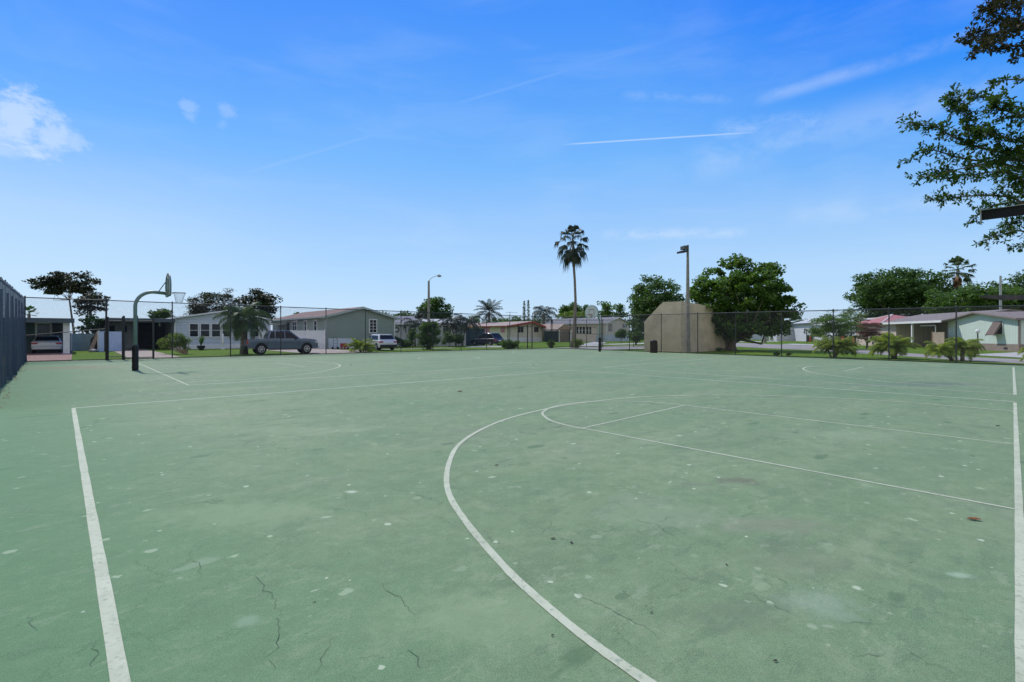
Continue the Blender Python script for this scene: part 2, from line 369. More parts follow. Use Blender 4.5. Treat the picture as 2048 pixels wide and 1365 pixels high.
soft_patch(1330, 1030, 1.0, .5, (.24, .29, .20), .45)
soft_patch(1640, 1210, .35, .25, (.26, .32, .26), .45)
soft_patch(495, 1243, .10, .08, (.26, .33, .25), .6); soft_patch(703, 984, .09, .05, (.42, .46, .38), .9); soft_patch(480, 1030, 1.3, .5, (.27, .33, .21), .4); soft_patch(950, 1230, 1.0, .4, (.26, .33, .20), .35)
soft_patch(1918, 1150, .10, .07, (.30, .38, .30), .7); soft_patch(1280, 1000, .5, .25, (.22, .24, .19), .35)
soft_patch(600, 860, 1.6, .5, (.26, .30, .20), .35); soft_patch(1700, 870, 1.2, .6, (.25, .30, .20), .5)
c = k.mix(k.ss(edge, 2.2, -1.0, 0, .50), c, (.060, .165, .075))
c = k.mix(1.0, c, (1.01, 1.05, .91), 'MULTIPLY')
k.l.new(c, b.inputs['Base Color']); b.inputs['Roughness'].default_value = .82; b.inputs['Specular IOR Level'].default_value = .25
bp = k.new('ShaderNodeBump'); bp.inputs['Strength'].default_value = .18; bp.inputs['Distance'].default_value = .002
k.l.new(gr, bp.inputs['Height']); k.l.new(bp.outputs[0], b.inputs['Normal'])

# windscreen fabric (open weave)
m, k, b, o = newmat('woven windscreen mesh'); M['screen'] = m
pos = k.new('ShaderNodeNewGeometry').outputs['Position']
sp = k.new('ShaderNodeSeparateXYZ'); k.l.new(pos, sp.inputs[0])
fr = k.m('FRACT', k.m('MULTIPLY', sp.outputs[2], 1/.036))
wv = k.ss(k.m('ABSOLUTE', k.m('SUBTRACT', fr, .5)), .16, .30)
n = k.noise(k.scalevec(pos, (1, 1, .25)), 3, 6, .6)
c = k.mix(wv, (.008, .009, .013), (.050, .054, .074)); c = k.mix(k.ss(n, .35, .7), k.mix(.5, c, (.02, .022, .035)), c)
k.l.new(c, b.inputs['Base Color']); b.inputs['Roughness'].default_value = .7
tr = k.new('ShaderNodeBsdfTransparent'); mx = k.new('ShaderNodeMixShader')
k.l.new(k.m('MULTIPLY', k.m('SUBTRACT', 1, wv), .22), mx.inputs[0]); k.l.new(b.outputs[0], mx.inputs[1]); k.l.new(tr.outputs[0], mx.inputs[2]); k.l.new(mx.outputs[0], o.inputs[0])

M['leaf_dark'] = leafmat('dark foliage', (.028, .068, .020), (.082, .152, .034), .36)
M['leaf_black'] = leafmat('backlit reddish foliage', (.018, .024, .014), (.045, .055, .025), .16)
M['leaf_grape'] = leafmat('broad glossy foliage', (.030, .074, .018), (.108, .198, .032), .42, (.16, .22, .03))
M['leaf_mid'] = leafmat('mid green foliage', (.042, .092, .024), (.100, .178, .036), .38)
M['leaf_light'] = leafmat('yellow green foliage', (.06, .12, .02), (.15, .22, .035), .35, (.30, .26, .05))
M['leaf_palm'] = leafmat('palm fronds', (.035, .065, .025), (.085, .13, .045), .25)
M['leaf_palmdark'] = leafmat('dark palm fronds', (.018, .028, .02), (.04, .058, .035), .15)
M['leaf_areca'] = leafmat('yellowing areca fronds', (.085, .15, .02), (.27, .34, .035), .45, (.38, .28, .05))
M['leaf_brown'] = leafmat('dead russet needles', (.085, .035, .025), (.17, .07, .05), .15)
M['leaf_skirt'] = leafmat('dry hanging palm skirt', (.20, .12, .07), (.32, .20, .12), .1)
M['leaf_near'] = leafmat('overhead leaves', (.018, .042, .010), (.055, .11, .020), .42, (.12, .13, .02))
M['leaf_nearred'] = leafmat('dark reddish overhead leaves', (.022, .022, .010), (.05, .05, .016), .25)  # dark reddish leaves of the upper clump

# ------------------------------------------------------------------ geometry helpers
def G(x, y, z=0): Y = FPX*CAMZ/(y-HOR); return Vector(((x-1024)/FPX*Y, Y, z))
def P(x, y, Y): return Vector(((x-1024)/FPX*Y, Y, CAMZ-(y-HOR)/FPX*Y))
U = Vector((.746, .666, 0)).normalized(); V = Vector((-.666, .746, 0)).normalized()
ZV = Vector((0, 0, 1))

class MB:
    def __init__(s): s.v = []; s.f = []
    def add(s, vs, fs):
        o = len(s.v); s.v += [tuple(p) for p in vs]; s.f += [tuple(i+o for i in f) for f in fs]; return s
    def box(s, cx, cy, cz, sx, sy, sz, rz=0):
        cr, sr = math.cos(rz), math.sin(rz); vs = []
        for dx, dy, dz in ((-1,-1,-1),(1,-1,-1),(1,1,-1),(-1,1,-1),(-1,-1,1),(1,-1,1),(1,1,1),(-1,1,1)):
            x, y = dx*sx/2, dy*sy/2; vs.append((cx+x*cr-y*sr, cy+x*sr+y*cr, cz+dz*sz/2))
        return s.add(vs, [(0,3,2,1),(4,5,6,7),(0,1,5,4),(1,2,6,5),(2,3,7,6),(3,0,4,7)])
    def fbox(s, F, s0, s1, n0, n1, z0, z1):        # box in a wall frame F = (origin, along, outward)
        O, d, n = F; s0, s1 = min(s0, s1), max(s0, s1)
        vs = [O+d*a+n*b_+ZV*c_ for c_ in (z0, z1) for a, b_ in ((s0, n0), (s1, n0), (s1, n1), (s0, n1))]
        return s.add(vs, [(0,3,2,1),(4,5,6,7),(0,1,5,4),(1,2,6,5),(2,3,7,6),(3,0,4,7)])
    def prism(s, poly, e):                          # planar polygon (3d points) extruded by vector e
        n = len(poly); poly = [Vector(p) for p in poly]; e = Vector(e)
        vs = poly+[p+e for p in poly]
        return s.add(vs, [tuple(range(n))[::-1], tuple(range(n, 2*n))]+[(i, (i+1) % n, (i+1) % n+n, i+n) for i in range(n)])
    def tube(s, pts, rad, n=8, cap=True):
        pts = [Vector(p) for p in pts]
        if not hasattr(rad, '__len__'): rad = [rad]*len(pts)
        vs = []; ref = None
        for i, p in enumerate(pts):
            t = (pts[min(i+1, len(pts)-1)]-pts[max(i-1, 0)]).normalized()
            if ref is None: ref = Vector((1, 0, 0)) if abs(t.x) < .8 else Vector((0, 1, 0))
            a = (ref-t*ref.dot(t)).normalized(); ref = a; bb = t.cross(a)
            for j in range(n):
                q = 2*math.pi*j/n; vs.append(p+(a*math.cos(q)+bb*math.sin(q))*rad[i])
        fs = [(i*n+j, i*n+(j+1) % n, (i+1)*n+(j+1) % n, (i+1)*n+j) for i in range(len(pts)-1) for j in range(n)]
        if cap: fs += [tuple(range(n))[::-1], tuple((len(pts)-1)*n+j for j in range(n))]
        return s.add(vs, fs)
    def lathe(s, prof, c=(0, 0, 0), n=20, axis='z'):   # prof list of (r, h)
        vs = []
        for r, h in prof:
            for j in range(n):
                q = 2*math.pi*j/n; a, b_ = r*math.cos(q), r*math.sin(q)
                vs.append((c[0]+a, c[1]+b_, c[2]+h) if axis == 'z' else (c[0]+a, c[1]+h, c[2]+b_))
        fs = [(i*n+j, i*n+(j+1) % n, (i+1)*n+(j+1) % n, (i+1)*n+j) for i in range(len(prof)-1) for j in range(n)]
        fs += [tuple(range(n))[::-1], tuple((len(prof)-1)*n+j for j in range(n))]
        return s.add(vs, fs)
    def build(s, name, mat, parent=None, local=False, smooth=False, bevel=0, seg=2):
        me = bpy.data.meshes.new(name)
        vs = s.v
        if parent is not None and not local:
            L = parent.get('base', None)
            L = Vector(L) if L else Vector((0, 0, 0))
            vs = [tuple(Vector(p)-L) for p in vs]
        me.from_pydata(vs, [], s.f); me.update()
        me.materials.append(M[mat] if isinstance(mat, str) else mat)
        if smooth: me.shade_smooth()
        ob = bpy.data.objects.new(name, me); COL.objects.link(ob)
        if parent is not None: ob.parent = parent
        if bevel:
            bv = ob.modifiers.new('bevel', 'BEVEL'); bv.width = bevel; bv.segments = seg; bv.limit_method = 'ANGLE'
        return ob
def npmesh(name, verts, nper, mat, parent=None, local=False):      # verts (F*nper,3): separate polygons
    verts = np.asarray(verts, dtype=np.float64).reshape(-1, 3)
    if parent is not None and not local:
        L = parent.get('base', None)
        if L: verts = verts-np.array(list(L))
    F = len(verts)//nper
    me = bpy.data.meshes.new(name); me.vertices.add(len(verts)); me.vertices.foreach_set('co', verts.ravel())
    me.loops.add(len(verts)); me.loops.foreach_set('vertex_index', np.arange(len(verts), dtype=np.int32))
    me.polygons.add(F); me.polygons.foreach_set('loop_start', np.arange(F, dtype=np.int32)*nper)
    me.update(calc_edges=True); me.validate()
    me.materials.append(M[mat]); ob = bpy.data.objects.new(name, me); COL.objects.link(ob)
    if parent is not None: ob.parent = parent
    return ob
def tag(o, label=None, cat=None, group=None, kind=None):
    if label: o['label'] = label
    if cat: o['category'] = cat
    if group: o['group'] = group
    if kind: o['kind'] = kind
    return o
def thing(name, label, cat, loc, group=None, rz=0):
    o = bpy.data.objects.new(name, None); COL.objects.link(o); o.location = loc; o.rotation_euler = (0, 0, rz)
    o['base'] = [float(v) for v in loc]
    return tag(o, label, cat, group)
def struct(ob): ob['kind'] = 'structure'; return ob
def copytree(o, loc, rz, label, group=None, sc=None):
    def cp(a, par):
        c_ = a.copy(); COL.objects.link(c_); c_.parent = par
        for ch in kids.get(a.name, []): cp(ch, c_)
        return c_
    kids = {}
    for a in bpy.data.objects:
        if a.parent: kids.setdefault(a.parent.name, []).append(a)
    r = cp(o, None); r.location = loc; r.rotation_euler = (0, 0, rz)
    if sc: r.scale = sc
    r['label'] = label
    if group: r['group'] = group; o['group'] = group
    return r
# ================================================================== ground, roads, court
def sheet(name, pts, z, mat):
    me = MB(); me.add([(p[0], p[1], z) for p in pts], [tuple(range(len(pts)))])
    ob = me.build(name, mat)
    if ob.data.polygons[0].normal.z < 0: ob.data.flip_normals()
    return struct(ob)
ZG = -.05
sheet('grass_ground', [(-900, -300), (900, -300), (900, 1500), (-900, 1500)], ZG, 'grass')
LA, LB = G(50, 725), G(1102.5, 697)              # left fence line
RB = G(1912, 727)
rd = (RB-LB).normalized(); RC = LB+rd*66
sd_ = (G(0, 782)-LA).normalized(); LC = LA+sd_*38
cs = MB(); off = .25
def slabpts(g): return [LA-U*g+V*g, LB+U*g*.6+V*g, RC+U*g, LC-U*g]
court = MB(); court.prism([(p.x, p.y, -.06) for p in slabpts(.18)], (0, 0, .06)); court = struct(court.build('court', 'court'))
sheet('bare_earth_strip', slabpts(.42), ZG+.006, 'earth')
# footpath behind the left fence, driveways, streets
def strip(name, px, z, mat): return sheet(name, [G(*p, 0) for p in px], z, mat)
def uvp(u, v): return U*u+V*v
fl = LA.dot(V)
def sh(name, u0, v0, u1, v1, z, mat): return sheet(name, [uvp(u0, v0), uvp(u1, v0), uvp(u1, v1), uvp(u0, v1)], z, mat)
vf = 36.6
sh('footpath', -30, vf+1.0, 56, vf+1.95, ZG+.010, 'walk')
def drive(x0, x1, y, v0, v1, mat, z=.014, nm='driveway'):
    a, b_ = G(x0, y).dot(U), G(x1, y).dot(U)
    return sh(nm, a, v0, b_, v1, ZG+z, mat)
drive(30, 144, 712, vf+.7, 70, 'redpaver')
drive(250, 356, 712, vf+.7, 66, 'pinkpaver')
drive(606, 800, 706, vf+.7, 72, 'pinkpaver')
sh('driveway', 14.0, 45.0, 32, 46.0, ZG+.018, 'concrete')
# winding street on the right: photo outline of the asphalt, laid on the ground plane
strip('street', [(2260, 745), (2048, 726.0), (1912, 719.0), (1825, 712.6), (1700, 705), (1640, 700.8), (1540, 696.5), (1480, 693.4), (1440, 692.5), (1330, 694.5),
                 (1285, 697.5), (1180, 699.5), (1060, 700), (1060, 696.5), (1190, 693.5), (1285, 691.5), (1330, 689.5), (1440, 685.5), (1480, 685.8), (1540, 688.2), (1640, 692.2), (1700, 697), (1825, 706.4), (1912, 712), (2048, 718), (2260, 732)], ZG+.012, 'asphalt')
strip('driveway', [(1560, 688.8), (1640, 691.8), (1636, 689.0), (1585, 687.4)], ZG+.020, 'concrete')
strip('driveway', [(1935, 708.8), (2048, 715), (2260, 726), (2260, 700), (2048, 703.5)], ZG+.020, 'concrete')
strip('driveway', [(1440, 683.6), (1500, 682.6), (1558, 682.4), (1558, 683.2), (1500, 683.8)], ZG+.018, 'walk')
strip('driveway', [(1290, 686.0), (1225, 687.5), (1190, 688.8), (1225, 689.3), (1290, 688.0)], ZG+.018, 'walk')
strip('driveway', [(1145, 692.5), (1200, 691.8), (1212, 684.5), (1188, 683.5)], ZG+.022, 'concrete')
strip('driveway', [(1010, 690.5), (940, 692.5), (930, 694.5), (1040, 694)], ZG+.018, 'walk')

# ------------------------------------------------------------------ painted lines
def catmull(pts, sub=6):
    pts = [Vector(p) for p in pts]; q = [pts[0]*2-pts[1]]+pts+[pts[-1]*2-pts[-2]]; outp = []
    for i in range(1, len(q)-2):
        for j in range(sub):
            t = j/sub; a, b_, c_, d_ = q[i-1], q[i], q[i+1], q[i+2]
            outp.append(.5*((2*b_)+(c_-a)*t+(2*a-5*b_+4*c_-d_)*t*t+(3*b_-a-3*c_+d_)*t**3))
    return outp+[pts[-1]]
rl = random.Random(4)
def ribbon(mb, pts, wd, z):
    z = .0012+z*.22
    dens = []
    for a, b_ in zip(pts[:-1], pts[1:]):
        L = (b_-a).length; nn = max(1, int(L/.25))
        for i in range(nn): dens.append(a+(b_-a)*i/nn)
    dens.append(pts[-1]); vs = []
    for i, p in enumerate(dens):
        t = (dens[min(i+1, len(dens)-1)]-dens[max(i-1, 0)]).normalized(); nn = Vector((-t.y, t.x, 0))
        jw = wd*.42*(1+rl.uniform(-.06, .06))
        vs += [(p.x+nn.x*jw, p.y+nn.y*jw, z), (p.x-nn.x*jw, p.y-nn.y*jw, z)]
    mb.add(vs, [(2*i+1, 2*i+3, 2*i+2, 2*i) for i in range(len(dens)-1)])
def line(px, wd, z=.004, curve=False, mat='line'):
    pts = [G(*p) for p in px]
    if curve: pts = catmull(pts)
    mb = MB(); ribbon(mb, pts, wd, z)
    return struct(mb.build('court_line', mat))
a, b_ = G(147, 817), G(241, 1365); line_dir = (b_-a).normalized(); mb = MB(); ribbon(mb, [a, b_+line_dir*2.5], .078, .004); struct(mb.build('court_line', 'line'))
line([(145, 817), (1141, 741)], .078, .006, mat='linefar')
line([(1141, 741), (2030, 804)], .078, .008, mat='linefar')
a, b_ = G(2030, 806), G(2038, 1020); mb = MB(); ribbon(mb, [a, b_, G(2047, 1365)+(G(2047, 1365)-b_)], .062, .004); struct(mb.build('court_line', 'line'))
line([(2036, 1020), (1165, 857)], .045, .008)
line([(1165, 857), (1370, 811)], .045, .010)
line([(2030, 889), (1370, 811)], .050, .006, mat='line')
line([(1165, 858), (1131, 850.5), (1101, 841.5), (1085, 829), (1089, 822.5), (1101, 816), (1131, 809), (1182, 804), (1252, 803), (1317, 806), (1370, 811)], .055, .012, True)
line([(2027, 823), (1915, 813.5), (1805, 805), (1716, 799), (1628, 795), (1535, 792), (1450, 791), (1380, 791.6), (1317, 793), (1251, 797), (1195, 802.5), (1140, 809.5), (1095, 818), (1051, 828), (1001, 843), (951, 866), (916, 892), (899, 924), (893, 961),
      (901, 996), (926, 1036), (961, 1081), (1011, 1137), (1051, 1176), (1126, 1241), (1202, 1300), (1292, 1363), (1400, 1432)], .068, .014, True)
line([(277, 727), (377, 771)], .06)
line([(377, 771), (1076, 729.2)], .078, .006, mat='linefar')
line([(372, 764.5), (504, 758), (592, 750.5), (632, 745), (657, 740.5), (676, 735), (680, 731), (670, 727.5), (653, 725.5), (613, 723), (548, 721.5), (470, 721)], .085, .008, True)
line([(325, 747.4), (609, 734)], .05, .010, mat='linefar')
line([(609, 734), (648, 730.5), (666, 728.3)], .05, .010, mat='linefar', curve=True)
line([(553, 726), (609, 734)], .08, .012)
cc = G(898, 716.7); pts = [cc+Vector((math.cos(q), math.sin(q), 0))*1.9 for q in [i*math.pi/20 for i in range(41)]]
mb = MB(); ribbon(mb, pts, .08, .004); struct(mb.build('court_line', 'line'))
line([(1076, 729.2), (960, 720), (842, 714)], .05, .008, mat='linefar')
line([(1206, 735.3), (1428, 717)], .072, .004, mat='linefar')
line([(1206, 735.3), (2027, 789)], .072, .006, mat='linefar')
line([(2027, 735), (2030, 790)], .075, .004)
line([(2027, 779), (1805, 766.3), (1740, 760), (1672, 752.5), (1628, 746), (1610, 741), (1607, 737), (1622, 733.3), (1672, 730.8), (1761, 730), (1900, 733)], .08, .010, True)
line([(1690, 742.6), (1728, 734)], .065, .012)
line([(1690, 742.6), (2027, 758.5)], .05, .008, mat='linefar')
line([(1728, 734), (2027, 745)], .05, .008, mat='linefar')
line([(1056, 709), (1130, 712.5), (1260, 713)], .06, .004, mat='linefar')
line([(1075, 703), (1034, 703.6), (1025, 705.3), (1036, 707.3), (1056, 709)], .07, .006, True)

# ------------------------------------------------------------------ open cracks in the slab, where the photograph shows them
M['crack'] = pm('dirt filled crack', (.075, .112, .072), .95, .3, 20)
rc_ = random.Random(77)
for px in ([(381, 1116), (401, 1137), (401, 1154)], [(482, 1147), (512, 1154), (527, 1177), (544, 1197), (562, 1227)], [(562, 1227), (552, 1237), (557, 1277), (542, 1307), (522, 1325)], [(536, 1320), (552, 1337)],
           [(672, 1272), (652, 1302), (632, 1347)], [(750, 1162), (790, 1192), (830, 1232)], [(815, 1300), (835, 1327), (842, 1336)], [(1232, 1026), (1267, 1039), (1312, 1049), (1367, 1089)], [(1312, 1047), (1330, 1038), (1352, 1034)],
           [(1141, 1177), (1182, 1202), (1232, 1227), (1287, 1252), (1327, 1282)], [(1101, 1039), (1099, 1054), (1081, 1071)], [(1505, 1187), (1535, 1207), (1596, 1232)], [(1540, 1147), (1575, 1169)], [(1701, 1312), (1735, 1309), (1771, 1307)],
           [(1817, 1302), (1852, 1328), (1912, 1350)], [(1681, 1245), (1725, 1246), (1771, 1250)], [(1852, 861), (1877, 856), (1952, 858)], [(783, 976), (850, 996), (893, 1010)], [(680, 978), (697, 1002)], [(60, 1230), (72, 1262)], [(190, 1290), (184, 1335)]):
    P0 = [G(*p) for p in px]; pts = [P0[0]]
    for a, b_ in zip(P0[:-1], P0[1:]):
        L = (b_-a).length; n_ = max(2, int(L/.03)); nn = Vector((-(b_-a).y, (b_-a).x, 0)).normalized()
        for i in range(1, n_+1): pts.append(a+(b_-a)*i/n_+nn*(rc_.gauss(0, .011) if i < n_ else 0))
    mb = MB(); vs = []; m_ = len(pts)
    for i, p in enumerate(pts):
        t = (pts[min(i+1, m_-1)]-pts[max(i-1, 0)]).normalized(); nn = Vector((-t.y, t.x, 0)); w_ = .0012*(.25+math.sin(math.pi*(i+.5)/m_))*rc_.uniform(.5, 1.3)
        vs += [(p.x+nn.x*w_, p.y+nn.y*w_, .0034), (p.x-nn.x*w_, p.y-nn.y*w_, .0034)]
    mb.add(vs, [(2*i+1, 2*i+3, 2*i+2, 2*i) for i in range(m_-1)]); struct(mb.build('court_crack', 'crack'))

# ------------------------------------------------------------------ chain-link fences
def on_line(x, A, d):                            # ground point of the line A + t d seen in photo column x
    k_ = (x-1024)/FPX; t = (k_*A.y-A.x)/(d.x-k_*d.y); return A+d*t
def wires(p0, p1, z0, z1, step=.074, r=.0021):
    d = p1-p0; L = d.length; d = d.normalized(); n = Vector((-d.y, d.x, 0)); H = z1-z0; vs = []
    tri = [(0, 1), (-.87, -.5), (.87, -.5)]
    for sgn in (1, -1):
        c0 = -H if sgn > 0 else 0; c1 = L if sgn > 0 else L+H
        for i in range(int((c1-c0)/step)+1):
            s0 = c0+i*step                        # s at z=z0 ; s moves by sgn with height
            ta = 0; tb = H
            if sgn > 0: ta = max(ta, -s0); tb = min(tb, L-s0)
            else: ta = max(ta, s0-L); tb = min(tb, s0)
            if tb-ta < .02: continue
            A = p0+d*(s0+sgn*ta)+ZV*(z0+ta); B = p0+d*(s0+sgn*tb)+ZV*(z0+tb)
            e = (d*(-sgn)+ZV).normalized()
            ring = [n*(a*r)+e*(b_*r) for a, b_ in tri]
            for j in range(3):
                q0, q1 = ring[j], ring[(j+1) % 3]
                vs += [A+q0, A+q1, B+q1, B+q0]
    return np.array([tuple(p) for p in vs])
def chainfence(label, A, d, xs, ytop, group=None, postr=.032, thick=(), step=.074, wr=.0030, rails=(), zb=.03, base=0):
    root = thing('chain_link_fence', label, 'fence', tuple(on_line(xs[0], A, d)), group)
    prev = None; W_ = []
    for x in xs:
        g = on_line(x, A, d); zt = CAMZ-(ytop(x)-HOR)/FPX*g.y; top = g+ZV*zt
        r_ = postr*(1.5 if x in thick else 1)
        pb = MB(); pb.tube([g+ZV*(base-.03), top], r_, 10); pb.lathe([(r_*1.25, 0), (r_*1.25, .04), (r_*.5, .09)], tuple(top), 10)
        pb.build('post', 'steel_black', root, smooth=False)
        if prev is not None:
            rb = MB(); rb.tube([prev[1], top], .028, 8); rb.build('top_rail', 'rail', root)
            bb = MB(); bb.tube([prev[0]+ZV*(zb+.01), g+ZV*(zb+.01)], .022, 6); bb.build('bottom_rail', 'rail', root)
            n_ = Vector((-d.y, d.x, 0)).normalized()*-.03
            W_.append(wires(prev[0]+n_, g+n_, zb, min(prev[1].z, top.z), step, wr))
        prev = (g, top)
    mesh = npmesh('chain_link_mesh', np.concatenate(W_), 4, 'steel_black', root)
    return root
ld = (LB-LA).normalized()
yl = lambda x: 595+(x-50)*.0375
fl_root = chainfence('long black chain link fence in front of the driveways and the pickup truck', LA, ld,
    [50, 212.5, 344.5, 461, 561.5, 652, 731, 802, 866, 922, 973, 1019.5, 1064.5, 1102.5], yl, thick=(212.5, 1102.5))
bb = MB(); p0 = on_line(52, LA, ld); p1 = on_line(212, LA, ld)
bb.tube([P(52, 671.5, p0.y), P(212, 658, p1.y)], .024, 8); bb.build('brace_rail', 'rail', fl_root)
yr = lambda x: 634.8-(x-1102.5)*.0245
chainfence('tall black chain link fence between the court and the lawn with clumping palms', LB, rd,
    [1102.6, 1151.5, 1203, 1258.8, 1322.5, 1395.5, 1471, 1563, 1666.5, 1778, 1912.5, 2085, 2300], yr, wr=.0023)
# gates in the left fence
def gate(label, xs, yt, yrails, thickx, seg=None):
    g0 = on_line(xs[0], LA, ld); n_ = Vector((ld.y, -ld.x, 0))*.07
    root = thing('gate', label, 'gate', tuple(g0+n_), 'steel gates in the chain link fence')
    for x in xs:
        g = on_line(x, LA, ld)+n_; pb = MB(); r_ = .055 if x in thickx else .04
        pb.tube([g, g+ZV*(CAMZ-(yt-HOR)/FPX*g.y)], r_, 10); pb.build('gate_post', 'steel_black', root)
    for y in yrails:
        a_, c_ = on_line(xs[0], LA, ld)+n_, on_line(xs[-1], LA, ld)+n_
        sc_ = (CAMZ-(y-HOR)/FPX*a_.y); rb = MB(); rb.tube([a_+ZV*sc_, c_+ZV*sc_], .026, 8); rb.build('gate_rail', 'rail', root)
gate('double gate with black posts in front of the dark carport, behind the padded hoop pole', [247.5, 274.5, 306.5], 632, [641.5, 716], (306.5, 247.5))
gate('narrow gate with two crossbars left of the double gate', [216, 245], 634, [637.5, 642.0, 714], ())
gate('walk-through gate with tall black posts in front of the cream house', [1015, 1035.2, 1054, 1063], 650, [653.5, 695], (1035.2, 1054))
# second fence further back, right of the corner
FA = Vector(((1105-1024)/FPX*57.5, 57.5, 0)); fd = Vector((1, -.01, 0)).normalized()
ff = chainfence('lower chain link fence farther back, between the tall palm and the handball wall', FA, fd, [1105, 1140, 1173, 1205.5, 1267, 1300], lambda x: 640.5, thick=(1140, 1205.5), step=.11, wr=.0036)
mr = MB(); a_ = on_line(1105, FA, fd); c_ = on_line(1205, FA, fd); mr.tube([P(1105, 666, a_.y), P(1205, 669, c_.y)], .03, 6); mr.build('mid_rail', 'rail', ff)
tp = MB(); g = on_line(1205.5, FA, fd)
# left side fence with windscreen fabric
SA, sdd = LA, sd_
sroot = thing('windscreen_fence', 'dark rippled fabric windscreen on the fence at the left edge', 'fence', tuple(SA))
rr = random.Random(3)
for i in range(8):
    g = SA+sdd*(i*3.05)-U*.12; pb = MB(); h = 3.22-.0215*i*3.05
    pb.tube([g-ZV*.03, g+ZV*h], .035, 10); pb.build('post', 'steel_black', sroot)
tr_ = MB(); tr_.tube([SA-U*.12+ZV*3.46, SA-U*.12+sdd*23+ZV*(3.46-.0215*23)], .028, 8); tr_.build('top_rail', 'rail', sroot)
LN = 23.0; nx, nz = 460, 26; vs = []
nsd = Vector((-sdd.y, sdd.x, 0)); 
if nsd.dot(U) < 0: nsd = -nsd
def fold(s, t):                                   # vertical ripples of the fabric, wider towards the ground
    v = .040*math.sin(s*3.3+1.7*math.sin(s*1.13)+.5*t)+.020*math.sin(s*9.1+3.1*math.sin(s*.61)+t*1.9)+.010*math.sin(s*17+2.5*math.sin(s*2.3)+t*4)
    bell = .24*max(0, math.sin(s*1.7+.7+1.9*math.sin(s*.53)))**3*(1-t)**2.2
    return (v*(.35+.75*(1-t))+bell*.45)*.75-.02
for i in range(nx+1):
    s_ = LN*i/nx; sag = .03+.035*abs(math.sin(s_*math.pi/3.05))+.02*math.sin(s_*9)
    for j in range(nz+1):
        t = j/nz; z = .02+(3.52-.0215*s_-sag-.02)*t
        vs.append(SA+sdd*s_+nsd*fold(s_, t)+ZV*z)
fs = [(i*(nz+1)+j, (i+1)*(nz+1)+j, (i+1)*(nz+1)+j+1, i*(nz+1)+j+1) for i in range(nx) for j in range(nz)]
cl_ = MB(); cl_.add(vs, fs); cl_.build('windscreen_fabric', 'screen', sroot, smooth=True)
# leaf litter caught along the foot of the windscreen
def leafbit(mb, p, s, rz, curl=.3):
    c_, s__ = math.cos(rz), math.sin(rz); pts = []
    for a, b_, h in ((-1, 0, .1), (-.4, -.4, curl*.5), (.4, -.35, curl*.4), (1, 0, .15), (.4, .35, curl*.6), (-.4, .4, curl*.4), ):
        pts.append((p[0]+(a*c_-b_*s__)*s, p[1]+(a*s__+b_*c_)*s, p[2]+h*s+.004))
    ctr = (p[0], p[1], p[2]+.006); pts.append(ctr)
    mb.add(pts, [(i, (i+1) % 6, 6) for i in range(6)])
lm = MB()
for i in range(260):
    s_ = rr.uniform(0, LN); p = SA+sdd*s_+nsd*(fold(s_, 0)+abs(rr.gauss(.03, .12)))
    leafbit(lm, p, rr.uniform(.02, .05), rr.uniform(0, 6.3))
tag(lm.build('leaf_litter', 'dryleaf'), 'dry leaf litter along the foot of the windscreen', 'litter', kind='stuff')
for (x, y, s, mt, lab, rz) in [
    (920, 784, .085, 'dryleaf', 'crumpled reddish brown leaf lying on the court left of the three-point arc', .4),
    (1948, 1041, .055, 'dryleaf', 'curled orange brown leaf near the right baseline', -.3),
    (993, 932, .05, 'darkleaf', 'small dark leaf inside the arc near its left bend', .2),
    (1106, 1079, .035, 'darkleaf', 'thin dark twig leaf in the middle of the foreground', 0.1),
    (1143, 1087, .03, 'darkleaf', 'tiny dark seed pod beside the thin twig leaf', 1.2),
    (1996, 853, .07, 'darkleaf', 'flat dark leaf just left of the right baseline, inside the lane', .1),
    (1067, 731, .10, 'darkleaf', 'dark scrap at the far end of the left court sideline', .1),
    (702, 710+20, .09, 'darkleaf', 'dark speck right of the far three-point bend', .1),
    (1453, 1131, .022, 'darkleaf', 'tiny black pebble-like seed in the lower right foreground', .9),
    (1551, 1324, .022, 'darkleaf', 'small black seed at the bottom, left of the lower right corner', .3),
    (1303, 1227, .018, 'darkleaf', 'small dark scrap right of the arc near the bottom', .3),
    (1105, 1273, .018, 'darkleaf', 'dark curl of leaf left of the arc near the bottom edge', .8)]:
    p = G(x, y); mb = MB(); leafbit(mb, (0, 0, 0), s*(1 if mt == 'dryleaf' else .62), rz, .5); ob = mb.build('fallen_leaf', mt); ob.location = p
    tag(ob, lab, 'leaf', 'leaves and scraps fallen on the court')

